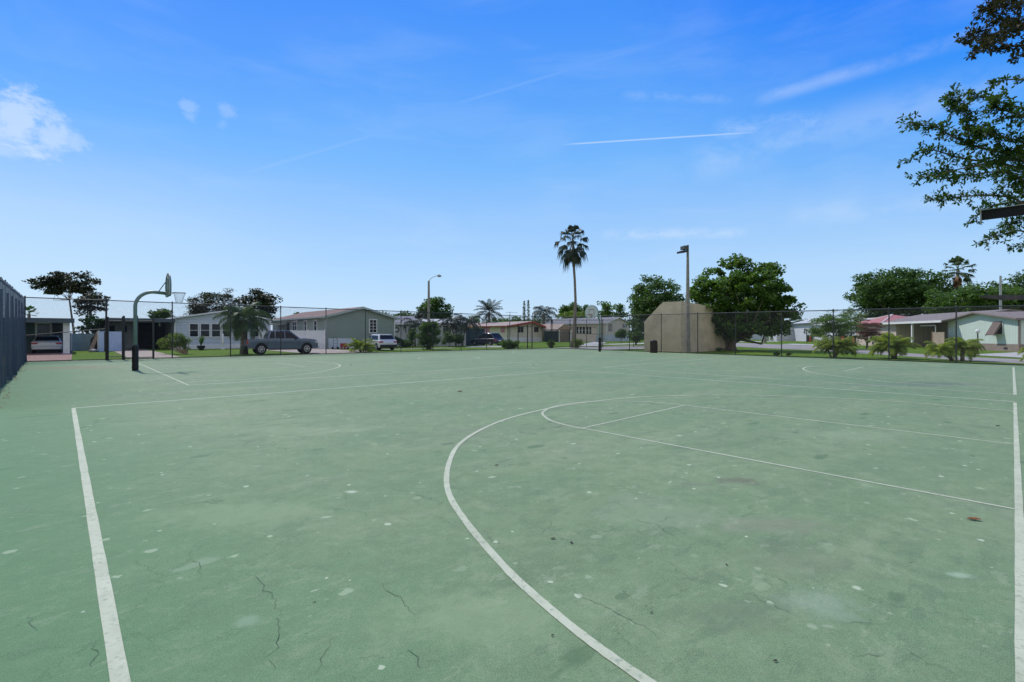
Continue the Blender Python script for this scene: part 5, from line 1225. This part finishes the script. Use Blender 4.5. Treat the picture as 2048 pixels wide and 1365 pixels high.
# --- middle
tree('large dense dome-shaped tree behind the street lamp', 868, 690, 84, 594, 668, 36, 'leaf_dark', 110, 70, .22, 1.1, .25, 18, 8, shell=.45, lob=.12)
tree('dark palm-like tree left of the dome-shaped tree', 838, 690, 72, 618, 665, 20, 'leaf_palmdark', 30, 45, .26, 1.0, .12, 19, 5, asp=.2)
tree('rounded green bush as tall as a house in front of the street lamp', 858, 697.5, 50, 641, 698, 27, 'leaf_mid', 84, 75, .115, .50, .03, 20, 8, shell=.35, multi=3, name='bush', low=-1, lob=.5)
tree('narrow dark shrub at the left side of the rounded bush', 826, 697, 54, 655, 690, 10, 'leaf_dark', 16, 40, .13, .35, .04, 21, 4, name='bush')
for i, (x, w_, t_, b_, lb_) in enumerate([(790, 17, 676, 694, 'dark hedge clump left of the rounded bush'), (812, 12, 680, 697, 'lower dark hedge clump beside the rounded bush'), (897, 17, 664, 692, 'dark hedge clump right of the rounded bush'), (917, 12, 668, 690, 'dark hedge clump under the curved palms')]):
    tree(lb_, x, 696, 57+i, t_, b_, w_, 'leaf_dark', 26, 45, .12, .45, .05, 30+i, 3, name='shrub', group='hedge clumps along the white houses')
for i, (x0, x1, t_, Y_, st_, lb_) in enumerate([(762, 832, 626, 120, 'leaf_dark', 'far dark treeline behind the lilac roof'), (905, 1012, 637, 130, 'leaf_mid', 'far treeline left of the coconut palm'), (1000, 1112, 634, 135, 'leaf_dark', 'far treeline between the coconut palm and the drooping palm')]):
    rng = np.random.default_rng(50+i); n_ = int((x1-x0)*1.1); xs_ = rng.uniform(x0, x1, n_); Ys_ = Y_+rng.uniform(-4, 4, n_)
    env = t_+6+5*np.sin(xs_*.13+i)+rng.uniform(0, 26, n_)
    c_ = np.stack([(xs_-1024)/FPX*Ys_, Ys_, np.maximum(.6, CAMZ-(env-HOR)/FPX*Ys_)], axis=1)
    ob = npmesh('treeline', clumpcloud(rng, c_, 1.6, 60, .34, .7), 4, st_); tag(ob, lb_, 'trees', kind='stuff')
tree('light green rounded tree behind the sunroom', 1150, 690, 135, 622, 650, 32, 'leaf_light', 45, 60, .32, 1.5, .3, 61, 5)
tree('dark spreading tree behind the tall palm trunk', 1140, 690, 142, 604, 650, 24, 'leaf_dark', 45, 55, .36, 1.7, .3, 62, 6)
tree('dark tree crown just left of the far hoop board', 1172, 690, 145, 606, 640, 15, 'leaf_dark', 22, 50, .36, 1.5, .25, 63, 4)
tree('airy tree right of the far hoop board', 1212, 690, 140, 597, 655, 20, 'leaf_mid', 34, 42, .34, 1.5, .25, 64, 8, shell=.3)
tree('thin spreading tree over the grey gable roof', 1238, 690, 136, 604, 655, 17, 'leaf_mid', 30, 40, .32, 1.4, .2, 65, 8, shell=.3)
tree('dark round shrub in front of the shuttered gable', 1243, 690, 92, 656, 680, 13, 'leaf_dark', 26, 60, .18, .8, .06, 66, 3, name='shrub')
tree('dense tall tree left of the handball wall', 1306, 690, 68, 545, 690, 63, 'leaf_dark', 230, 80, .19, 1.15, .3, 67, 12, shell=.35, lob=.2, low=-1, cx=1312)
tree('undergrowth green shrub between the shuttered gable and the handball wall', 1272, 690, 72, 640, 690, 17, 'leaf_mid', 40, 60, .18, .9, .1, 68, 5, name='shrub', low=-1)
# --- big sea-grape like tree
gt = tree('big spreading round-leaved tree with forked trunk beside the handball wall', 1463, 702.5, 46.5, 513, 683, 104, 'leaf_grape', 330, 95, .135, .80, .36, 70, 26, cx=1484, shell=.30, lob=.30, low=-.9, depth=4.3, up=.2, asp=.85, fork=.1)
crx = [o_ for o_ in gt.children if o_.name.startswith('crown')][0]; bpy.data.objects.remove(crx, do_unlink=True)
rng = np.random.default_rng(71); cen = []
for (x, y, hx, hy, n_, dep) in ((1478, 588, 92, 72, 250, 4.0), (1420, 612, 36, 26, 34, 2.6), (1398, 585, 20, 34, 14, 1.5), (1562, 625, 36, 40, 50, 2.4), (1478, 655, 66, 28, 90, 3.4), (1425, 640, 30, 20, 18, 2.0), (1535, 655, 36, 22, 34, 2.4), (1465, 525, 26, 18, 12, 1.5), (1532, 545, 26, 26, 18, 1.8), (1552, 575, 14, 10, 6, 1), (1575, 602, 16, 12, 8, 1)):
    c0_ = P(x, y, 46.5); sc_ = 46.5/FPX; cen.append(crown_centers(rng, tuple(c0_), (hx*sc_-.3, dep, hy*sc_-.25), n_, .30, -1, 6, .2))
cen = np.concatenate(cen); npmesh('crown', clumpcloud(rng, cen, .62*rng.uniform(.6, 1.15, len(cen)), 80, .125, .65, .25, .85), 4, 'leaf_grape', gt)
for ch in list(gt.children):
    if ch.name.startswith('trunk'): bpy.data.objects.remove(ch, do_unlink=True)
bs = P(1463, 702.5, 46.5); bs.z = ZG; q = MB(); rq = random.Random(2)
q.tube([bs-ZV*.02, bs+ZV*.35, bs+Vector((.05, 0, 1.0))], [.62, .38, .30], 12)
for (x, y, r0_) in ((1400, 600, .2), (1425, 570, .2), (1448, 560, .24), (1470, 590, .22), (1500, 560, .2), (1540, 610, .18), (1560, 640, .16), (1410, 650, .16), (1510, 640, .2)):
    e_ = P(x, y, 46.5+rq.uniform(-2, 2)); m1_ = bs+Vector((.05, 0, .9)); m2_ = m1_.lerp(e_, .45)+ZV*(.05 if x > 1480 else .2)
    q.tube([m1_-ZV*.25, m2_, e_], [r0_*1.15, r0_*.75, r0_*.2], 7, False)
q.build('trunk', 'bark', gt, smooth=True)
# --- right side
tree('huge dark green tree behind the brown roofed bungalow', 1790, 690, 100, 534, 655, 108, 'leaf_dark', 330, 80, .30, 1.9, .5, 71, 14, cx=1798, shell=.35, lob=.28, low=-.9, depth=7)
tree('yellower green broad tree filling the skyline above the mint home', 1950, 690, 84, 572, 655, 110, 'leaf_mid', 280, 80, .26, 1.6, .4, 72, 12, cx=1975, shell=.35, low=-.9, depth=6)
tree('thin feathery tree tops at the right edge of the skyline', 2040, 690, 100, 545, 620, 42, 'leaf_dark', 70, 30, .28, 1.7, .2, 73, 14, shell=.2)
tree('wispy tree top beside the grey utility pole', 1992, 690, 96, 552, 600, 18, 'leaf_dark', 18, 24, .24, 1.1, .1, 74, 8, shell=.2)
tree('light feathery tree with thin trunk in front of the white home', 1669, 697, 50, 622, 690, 50, 'leaf_grape', 150, 60, .12, .72, .09, 75, 16, cx=1668, flat=.28, shell=.15, depth=2.2, up=.9, asp=.35)
tree('lime green upper branches beside the salmon red roof', 1702, 690, 62, 618, 655, 26, 'leaf_light', 40, 50, .14, .85, .08, 76, 8, flat=.35, up=.8, asp=.35)
tree('small dead russet conifer in front of the tan building', 1734.5, 697.5, 52, 642, 690, 33, 'leaf_brown', 84, 60, .12, .62, .11, 77, 16, flat=.22, shell=.1, depth=1.4, asp=.18, up=.8, cx=1734)
tree('low dark trees far off left of the white homes', 1600, 690, 160, 640, 668, 26, 'leaf_dark', 26, 50, .4, 1.8, .2, 78, 3)
tree('dark shrubs under the right side of the round-leaved tree', 1545, 690, 118, 655, 684, 17, 'leaf_mid', 24, 55, .25, 1.1, .1, 79, 3, name='shrub', low=-1)
tree('olive green shrub below the low limb of the round-leaved tree', 1492, 690, 110, 655, 683, 14, 'leaf_light', 20, 50, .22, 1.0, .1, 80, 3, name='shrub', low=-1)
tree('pale spiky shrub top at the right edge behind the mint roof', 2040, 690, 58, 628, 645, 22, 'leaf_light', 24, 45, .14, .6, .1, 81, 3, name='shrub', asp=.2)

# ------------------------------------------------------------------ palms
def frond_pts(az, el0, L, droop, n=14):
    pts = [Vector((0, 0, 0))]; el = el0
    for i in range(n):
        d_ = Vector((math.cos(az)*math.cos(el), math.sin(az)*math.cos(el), math.sin(el))); pts.append(pts[-1]+d_*L/n); el -= droop/n*(.5+1.2*i/n)
    return pts
def feather(vs, org, pts, wl, rng, droopl=.5, dens=2, wid=.02):
    n = len(pts); az = math.atan2(pts[-1].y, pts[-1].x); side = Vector((-math.sin(az), math.cos(az), 0))
    for i in range(1, n):
        for k_ in range(dens):
            t = (i-1+(k_+.5)/dens)/(n-1); p = pts[i-1].lerp(pts[i], (k_+.5)/dens); tg = (pts[i]-pts[i-1]).normalized(); upv = side.cross(tg)
            if t < .12: continue
            l_ = wl*math.sin(math.pi*min(1, (t*.86+.14)))**.6*rng.uniform(.8, 1.1)
            for s in (-1, 1):
                d_ = (side*s*1.0+tg*.75+upv*.15*rng.uniform(-1, 1.6)).normalized(); m_ = p+d_*l_*.5; e_ = p+d_*l_+Vector((0, 0, -droopl*l_*rng.uniform(.4, 1.1)))
                wv = tg*wid
                a_ = org
                vs += [a_+p-wv*.6, a_+m_-wv, a_+m_+wv, a_+p+wv*.6]; vs += [a_+m_-wv, a_+e_-wv*.15, a_+e_+wv*.15, a_+m_+wv]
        a_, b_ = pts[i-1], pts[i]; r_ = wid*.5
        vs += [org+a_-side*r_, org+b_-side*r_, org+b_+side*r_, org+a_+side*r_]
def feather_palm(name, label, base, h, nf, L, wl, mat, seed, lean=(0, 0), elr=(-.4, 1.35), droop=1.6, trunk_r=.12, droopl=.6, stems=1, spread=0, dens=2, wid=.022, bark='palmbark', group=None, local=False, n=13, azs=None):
    rng = np.random.default_rng(seed); root = thing(name, label, 'palm' if 'palm' in name else 'plant', tuple(base), group); B = Vector(base) if not local else Vector((0, 0, 0))
    tr_ = MB(); allv = []
    for s_ in range(stems):
        a_ = rng.uniform(0, 6.28); ofs = Vector((math.cos(a_), math.sin(a_), 0))*spread*rng.uniform(.3, 1) if stems > 1 else Vector((0, 0, 0))
        top = B+ofs*1.8+Vector((lean[0], lean[1], h*rng.uniform(.8, 1.1) if stems > 1 else h))
        bpt = B+ofs*.5; mid_ = bpt.lerp(top, .5)+Vector((lean[0]*-.15, 0, 0)); pts = [bpt, bpt.lerp(mid_, .5)+Vector((lean[0]*-.1, 0, 0)), mid_, mid_.lerp(top, .5), top]
        tr_.tube(pts, [trunk_r*1.25, trunk_r*1.02, trunk_r*.95, trunk_r*.9, trunk_r*.85], 8)
        for i in range(nf):
            az = azs[i % len(azs)] if azs else 2*math.pi*(i*.382+rng.uniform(-.05, .05)); el = elr[0]+(elr[1]-elr[0])*((i+.5)/nf)**.8
            feather(allv, top, frond_pts(az, el, L*rng.uniform(.85, 1.1), droop*rng.uniform(.8, 1.2), n), wl, rng, droopl, dens, wid)
    tr_.build('trunk', bark, root, local, True)
    npmesh('fronds', np.array([tuple(p) for p in allv]), 4, mat, root, local)
    return root
def pb_(x, Y): return ((x-1024)/FPX*Y, Y, ZG)
feather_palm('feathery_palm', 'grey green feathery palm with stout trunk in front of the white home', pb_(488, 38.2), 2.7, 34, 2.15, .55, 'leaf_palm', 101, elr=(-.75, 1.3), droop=1.5, trunk_r=.26, dens=3, wid=.026, droopl=.9)
feather_palm('areca_palm', 'bushy arching palm behind the fence between the pickup truck and the white SUV', pb_(723.5, 42.5), .25, 9, 1.45, .32, 'leaf_areca', 102, elr=(.15, 1.45), droop=1.5, trunk_r=.05, stems=5, spread=.28, dens=3, wid=.02, bark='bark')
feather_palm('coconut_palm', 'coconut palm with full round head behind the peach roof', pb_(978.5, 110), 6.6, 26, 4.0, .95, 'leaf_palmdark', 103, elr=(-.65, 1.4), droop=1.1, trunk_r=.28, dens=2, wid=.06, droopl=.5)
feather_palm('shaggy_palm', 'shaggy drooping palm right of the two thin conifers', pb_(1087.5, 112), 6.3, 17, 4.1, .9, 'leaf_palmdark', 104, elr=(-.3, 1.35), droop=2.3, trunk_r=.42, dens=2, wid=.05, droopl=1.4)
feather_palm('curved_palm', 'dark arching palm with slender curved trunk, left of a pair', pb_(912, 62), 2.9, 17, 2.4, .6, 'leaf_palmdark', 105, lean=(-.7, 0), elr=(-.3, 1.1), droop=2.0, trunk_r=.10, dens=2, wid=.04, group='curved palms in front of the white houses')
feather_palm('curved_palm', 'dark arching palm with slender curved trunk, right of a pair beside the dark fence', pb_(925, 63), 3.1, 18, 2.6, .65, 'leaf_palmdark', 106, lean=(.6, 0), elr=(-.3, 1.1), droop=2.1, trunk_r=.10, dens=2, wid=.04, group='curved palms in front of the white houses')
feather_palm('curved_palm', 'broad drooping palm fronds hiding the street lamp foot', pb_(830, 60), 2.8, 14, 2.2, .55, 'leaf_palmdark', 107, elr=(-.3, 1.1), droop=2.2, trunk_r=.12, dens=2, wid=.04)
feather_palm('young_palm', 'small spiky palm poking above the far treeline by the aerial', pb_(1028, 125), 3.6, 14, 2.4, .6, 'leaf_dark', 108, elr=(.0, 1.4), droop=1.0, trunk_r=.15, wid=.06)
cl1 = feather_palm('clumping_palm', 'clumping palm with yellow green fronds in front of the light feathery tree', (0, 0, 0), .62, 12, 1.22, .30, 'leaf_areca', 110, elr=(.15, 1.45), droop=1.75, trunk_r=.05, stems=7, spread=.36, dens=3, wid=.017, group='clumping palms behind the right fence', local=True)
cl1.location = pb_(1665, 32.2)
copytree(cl1, pb_(1791, 31.0), 2.1, 'fullest clumping palm, in front of the open carport', 'clumping palms behind the right fence', (1.13, 1.13, 1.13))
cl3 = feather_palm('clumping_palm', 'leaning small palm with feathery fronds left of the far right fence post', (0, 0, 0), .55, 24, 1.05, .28, 'leaf_areca', 111, lean=(-.62, 0), elr=(-.2, 1.35), droop=1.7, trunk_r=.085, dens=3, wid=.016, group='clumping palms behind the right fence', local=True)
cl3.location = pb_(1903, 28.6)
cl4 = feather_palm('clumping_palm', 'upright small palm right of the far right fence post, in front of the mint home', (0, 0, 0), .80, 15, 1.05, .28, 'leaf_areca', 112, lean=(.05, 0), elr=(-.2, 1.4), droop=1.8, trunk_r=.075, stems=3, spread=.15, dens=3, wid=.016, group='clumping palms behind the right fence', local=True)
cl4.location = pb_(1925, 28.4)
feather_palm('clumping_palm', 'palm fronds entering at the right edge of the photo behind the fence', pb_(2088, 27), .5, 12, 1.1, .28, 'leaf_areca', 113, elr=(-.2, 1.2), droop=1.8, trunk_r=.07, stems=3, spread=.2, dens=3, wid=.016)
# low plants near the corner
def lowplant(label, x, Y, r, h, mat, seed, name='shrub', size=.08, n=26):
    rng = np.random.default_rng(seed); b_ = pb_(x, Y); root = thing(name, label, 'plant', b_)
    cc_ = crown_centers(rng, (b_[0], b_[1], h*.5), (r, r*.8, h*.5), n, .3, -1)
    npmesh('foliage', clumpcloud(rng, cc_, r*.42, 50, size, .7, .3, .4), 4, mat, root)
    q = MB(); 
    for i in range(5): e_ = Vector(cc_[i]); q.tube([Vector(b_), e_], [.03, .012], 5, False)
    q.build('stems', 'bark', root); return root
lowplant('low broad dark bush behind the fence right of the charcoal SUV', 1016, 50.5, .95, .95, 'leaf_grape', 120, size=.12, n=34)
lowplant('small leafy plant at the corner post', 1101, 54.5, .45, .9, 'leaf_mid', 121)
lowplant('yellow green plant at the foot of the tall palm', 1156, 54, .6, 1.0, 'leaf_light', 122)
lowplant('low dark weeds along the fence base near the round-leaved tree', 1440, 44.3, .5, .2, 'leaf_dark', 123, size=.05, n=12)
for i, (x, lb_) in enumerate(((1563-9, 'small dark weed tuft left of a right fence post'), (1577, 'small dark weed tuft right of a right fence post'))): lowplant(lb_, x, 35.3, .22, .22, 'leaf_dark', 124+i, size=.05, n=8)
# bush leaning on stems, left
rng = np.random.default_rng(130); b_ = pb_(374, 38.2); rbsh = thing('leaning_bush', 'yellow green bush leaning left on bare stems beside the pink driveway', 'bush', b_)
cc_ = np.concatenate([crown_centers(rng, (b_[0]-.75, b_[1], 1.05), (.85, .7, .62), 34, .3, -1), crown_centers(rng, (b_[0]-1.7, b_[1], .75), (.55, .5, .45), 16, .3, -1), crown_centers(rng, (b_[0]-.15, b_[1], .85), (.35, .4, .6), 14, .3, -1)])
npmesh('foliage', clumpcloud(rng, cc_, .27, 60, .062, .7, .3, .5), 4, 'leaf_light', rbsh)
q = MB()
for i in range(0, len(cc_), 4): e_ = Vector(cc_[i]); B_2 = Vector(b_); q.tube([B_2, B_2.lerp(e_, .5)+ZV*-.1, e_], [.045, .03, .012], 5, False)
q.build('stems', 'wood', rbsh)
# two thin columnar conifers
for x, yt_, lb_ in ((1048.5, 602, 'left one of two thin columnar conifers'), (1056.5, 600, 'right one of two thin columnar conifers')):
    Y_ = 118; zt_ = CAMZ-(yt_-HOR)/FPX*Y_; b_ = pb_(x, Y_); root = thing('columnar_conifer', lb_+' behind the cream home', 'tree', b_, 'thin columnar conifers'); rng = np.random.default_rng(int(x))
    zz = rng.uniform(1, zt_, 150); rr__ = (.04+.34*(1-zz/zt_)**.4); a_ = rng.uniform(0, 6.28, 150)
    c_ = np.stack([b_[0]+rr__*np.cos(a_), b_[1]+rr__*np.sin(a_), zz], axis=1); npmesh('crown', clumpcloud(rng, c_, .24, 14, .12, .6, .1, .3), 4, 'leaf_dark', root)
    q = MB(); q.tube([Vector(b_), Vector((b_[0], b_[1], zt_))], [.14, .03], 6); q.build('trunk', 'bark', root)
# fan palms
def fan_leaf(vs, org, d_, plen, R, droop, rng, nseg=15, ang=2.3):
    d_ = d_.normalized(); side = d_.cross(ZV).normalized() if abs(d_.z) < .98 else Vector((1, 0, 0)); nrm = side.cross(d_)
    hub = org+d_*plen+ZV*(-droop*plen*.15); pw = .035
    vs += [org-side*pw, hub-side*pw*.6, hub+side*pw*.6, org+side*pw]
    for i in range(nseg):
        q_ = -ang/2+ang*i/(nseg-1); dd = (d_*math.cos(q_)+side*math.sin(q_)).normalized(); sd2 = (d_*-math.sin(q_)+side*math.cos(q_)).normalized()
        r_ = R*rng.uniform(.85, 1.1)*(1-.15*abs(q_)); w0 = r_*.075
        m_ = hub+dd*r_*.6+ZV*(-droop*r_*.10); e_ = m_+dd*r_*.28+ZV*(-droop*r_*(.35+.25*rng.uniform()))
        vs += [hub-sd2*w0*.2, m_-sd2*w0, m_+sd2*w0, hub+sd2*w0*.2]; vs += [m_-sd2*w0, e_-sd2*w0*.12, e_+sd2*w0*.12, m_+sd2*w0]
def fan_palm(label, trunkpx, Y, tr, nl, plen, R, mat, seed, skirt=None, elr=(-1.1, 1.45), droop=1.0):
    pts = []
    for x, y in trunkpx: p = P(x, y, Y); pts.append(p)
    pts[0].z = ZG; root = thing('fan_palm', label, 'palm', tuple(pts[0])); q = MB(); q.tube(pts, tr, 12); q.build('trunk', 'palmbark', root, smooth=True)
    rng = np.random.default_rng(seed); vs = []; top = pts[-1]
    for i in range(nl):
        az = 2*math.pi*i*.382; el = elr[0]+(elr[1]-elr[0])*((i+.5)/nl); dr = Vector((math.cos(az)*math.cos(el), math.sin(az)*math.cos(el), math.sin(el)))
        fan_leaf(vs, top+ZV*(.3*(i/nl)-.2), dr, plen*rng.uniform(.85, 1.12), R*rng.uniform(.85, 1.1), droop*(1.2-.5*i/nl), rng)
    npmesh('fronds', np.array([tuple(p) for p in vs]), 4, mat, root)
    if skirt:
        vs = []
        for i in range(skirt[0]):
            az = rng.uniform(0, 6.28); el = rng.uniform(-1.5, -1.1); dr = Vector((math.cos(az)*math.cos(el), math.sin(az)*math.cos(el), math.sin(el)))
            fan_leaf(vs, top-ZV*(.3+rng.uniform(0, skirt[1])), dr, plen*.45, R*.8, .8, rng, 9, 1.3)
        npmesh('dry_skirt', np.array([tuple(p) for p in vs]), 4, skirt[2], root)
    return root
fan_palm('very tall slender fan palm with a small ragged head, centre of the picture', [(1146.5, 694.5), (1148, 670), (1150, 640), (1151, 600), (1149.5, 560), (1147, 525), (1145.5, 480)], 56, [.32, .25, .19, .145, .135, .14, .13], 36, 1.30, 1.0, 'leaf_palmdark', 140, (7, .9, 'leaf_palmdark'), elr=(-1.15, 1.5), droop=1.5)
fan_palm('fan palm with brown hanging skirt above the huge dark green tree', [(1918, 690), (1917, 620), (1916, 580), (1916, 540)], 96, [.35, .28, .25, .24], 34, 1.7, 1.5, 'leaf_palm', 141, (26, 1.4, 'leaf_skirt'), elr=(-.65, 1.45), droop=.8)
fan_palm('small palm top behind the silver sedan carport', [(58, 690), (58, 650), (58, 628)], 60, [.2, .18, .15], 14, .6, .6, 'leaf_dark', 142, None, elr=(.1, 1.4), droop=.5)

# ------------------------------------------------------------------ overhanging tree at the right edge
rng = np.random.default_rng(200)
tb0 = Vector((18.5, 13.0, ZG)); nt_ = thing('overhanging_tree', 'leafy branches of a near tree reaching in from the upper right', 'tree', tuple(tb0))
brs = [  # (photo polyline, depth, foliage half spread in px, dark upper clump?)
 ([(2330, 120), (2120, 60), (2040, 55), (1985, 68), (1940, 76)], 11.6, 24, 1), ([(2330, 120), (2110, 10), (2050, 5), (2000, 12), (1978, 22)], 11.2, 26, 1), ([(2330, 120), (2120, 70), (2040, 92), (1990, 86), (1958, 98)], 11.0, 16, 1),
 ([(2330, 120), (2120, 30), (2060, 40), (2010, 45)], 11.9, 26, 1), ([(2330, 120), (2150, 85), (2080, 95), (2035, 118)], 11.3, 12, 1),
 ([(2330, 190), (2140, 140), (2060, 158), (2012, 160), (1980, 170)], 11.4, 9, 0),
 ([(2330, 300), (2120, 320), (1980, 300), (1918, 280), (1868, 254), (1815, 250)], 11.4, 17, 0), ([(1940, 290), (1936, 262), (1932, 232), (1915, 215), (1905, 195)], 11.4, 17, 0), ([(2330, 300), (2140, 230), (2040, 215), (1970, 195), (1935, 188)], 11.8, 15, 0),
 ([(2330, 300), (2120, 340), (1980, 325), (1915, 315), (1860, 300), (1820, 318)], 11.6, 14, 0), ([(2330, 300), (2120, 300), (2030, 280), (1985, 268), (1960, 262)], 10.9, 22, 0),
 ([(2330, 300), (2120, 330), (2020, 320), (1960, 330), (1890, 345), (1850, 355)], 11.2, 20, 0), ([(2330, 300), (2120, 260), (2060, 235), (2010, 222), (1985, 215)], 11.3, 22, 0),
 ([(2330, 300), (2100, 370), (2010, 345), (1940, 350), (1880, 358)], 11.8, 20, 0), ([(2330, 300), (2130, 290), (2060, 300), (2010, 305)], 11.0, 26, 0), ([(2330, 300), (2130, 350), (2060, 345), (2000, 350)], 12.3, 26, 0),
 ([(2330, 380), (2100, 420), (2020, 395), (1950, 392), (1900, 398), (1872, 400)], 11.9, 15, 0), ([(2330, 380), (2100, 400), (2030, 405), (1975, 415), (1945, 440)], 12.5, 14, 0),
 ([(2330, 380), (2100, 470), (2040, 462), (1995, 472), (1975, 480)], 12.9, 15, 0), ([(2330, 380), (2110, 450), (2050, 440), (2010, 448)], 13.1, 16, 0), ([(2330, 380), (2120, 500), (2050, 490), (2025, 494)], 12.6, 9, 0),
 ([(2330, 380), (2130, 390), (2060, 375), (2010, 375)], 12.0, 20, 0)]
wood = MB(); L0, L1 = [], []
hubp = Vector((17.6, 12.6, 5.2))
for pl_, Y_, sp_, up_ in brs:
    pts = [P(x, y, Y_+rng.uniform(-.15, .15)) for x, y in pl_]
    cv = catmull(pts, 8); n = len(cv); r_ = [(.034 if len(pl_) > 4 and pl_[0][0] > 2200 else .016)*(1-i/n)**1.1+.005 for i in range(n)]
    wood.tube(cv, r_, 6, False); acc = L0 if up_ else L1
    s_m = sp_/FPX*Y_
    start = int(n*.12) if len(pl_) > 4 and pl_[0][0] > 2200 else 0
    for i in range(start, n):
        p = cv[i]; tg = (cv[min(i+1, n-1)]-cv[max(i-1, 0)]).normalized(); ntw = max(1, int(sp_/5.2))
        for k_ in range(ntw):
            dv = Vector(tuple(rng.normal(size=3))); dv.z *= .85; dv = (dv+tg*.9).normalized(); l_ = s_m*rng.uniform(.25, 1.35)
            e_ = p+dv*l_; 
            if rng.uniform() < .6: wood.tube([p, p.lerp(e_, .5)+ZV*.015, e_], [.006, .004, .0025], 3, False)
            for c_ in range(int(rng.integers(2, 4))):
                q_ = e_-dv*(.04*c_)+Vector(tuple(rng.normal(size=3)*.018))
                acc.append((q_, dv))
def realleaves(acc, nm, mat, per=4, size=.053):
    vs = []
    for q_, dv in acc:
        for j in range(per):
            d_ = (dv*.7+Vector(tuple(rng.normal(size=3)*.75))).normalized(); s_ = size*rng.uniform(.65, 1.25)
            nr = Vector(tuple(rng.normal(size=3)*.55+np.array([0, 0, 1]))).normalized(); sd3 = d_.cross(nr)
            if sd3.length < .1: continue
            sd3.normalize(); nr = sd3.cross(d_)
            a_ = q_; w_ = s_*.40
            vs += [a_, a_+d_*s_*.9+sd3*w_*.72+nr*s_*.10, a_+d_*s_*1.45+sd3*w_*.9+nr*s_*.08, a_+d_*s_*2+nr*-.05*s_, a_+d_*s_*1.45-sd3*w_*.9+nr*s_*.08, a_+d_*s_*.9-sd3*w_*.72+nr*s_*.10]
    npmesh(nm, np.array([tuple(p) for p in vs]), 6, mat, nt_)
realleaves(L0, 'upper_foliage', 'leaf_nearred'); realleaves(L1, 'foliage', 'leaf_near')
wood.tube([hubp, P(2330, 120, 11.6)], [.12, .06], 7); wood.tube([hubp, P(2330, 190, 11.4)], [.12, .05], 7); wood.tube([hubp, P(2330, 300, 11.5)], [.13, .06], 7); wood.tube([hubp, P(2330, 380, 12)], [.12, .06], 7)
wood.build('branches', 'bark', nt_)
q = MB(); q.tube([tb0, Vector((18.3, 12.9, 2.5)), hubp], [.32, .25, .18], 12); q.build('trunk', 'bark', nt_, smooth=True)

# ------------------------------------------------------------------ grass tufts along the court edge (real blades)
rng = np.random.default_rng(300); vs = []
def tufts(A, B, off_, n, h=.10, w=.012, wid=.5):
    d = (B-A); nn = Vector((-d.y, d.x, 0)).normalized()
    t = rng.uniform(0, 1, n); o_ = off_+np.abs(rng.normal(0, wid, n)); az = rng.uniform(0, 6.28, n); hh = h*rng.uniform(.4, 1.3, n)
    b_ = np.array(A)[None]+t[:, None]*np.array(d)[None]+o_[:, None]*np.array(nn)[None]; b_[:, 2] = ZG
    s = np.stack([np.cos(az), np.sin(az), 0*az], 1)*w; lean = rng.normal(0, .4, (n, 3))*hh[:, None]; lean[:, 2] = hh
    return np.stack([b_-s, b_+s, b_+lean], 1).reshape(-1, 3)
nside = 1 if Vector((-(LB-LA).y, (LB-LA).x, 0)).dot(V) > 0 else -1
g1 = tufts(LA, LB, .22, 9000) if nside > 0 else tufts(LB, LA, .22, 9000)
rs_ = LB+rd*45; g2 = tufts(rs_, LB, .22, 15000) if Vector((-(LB-rs_).y, (LB-rs_).x, 0)).dot(U) > 0 else tufts(LB, rs_, .22, 15000)
M['grassblade'] = leafmat('grass blades', (.05, .10, .015), (.12, .19, .03), .3)
tag(npmesh('grass_tufts', np.concatenate([g1, g2]), 3, 'grassblade'), 'uneven grass tufts growing along the outer edge of the court', 'grass', kind='stuff')
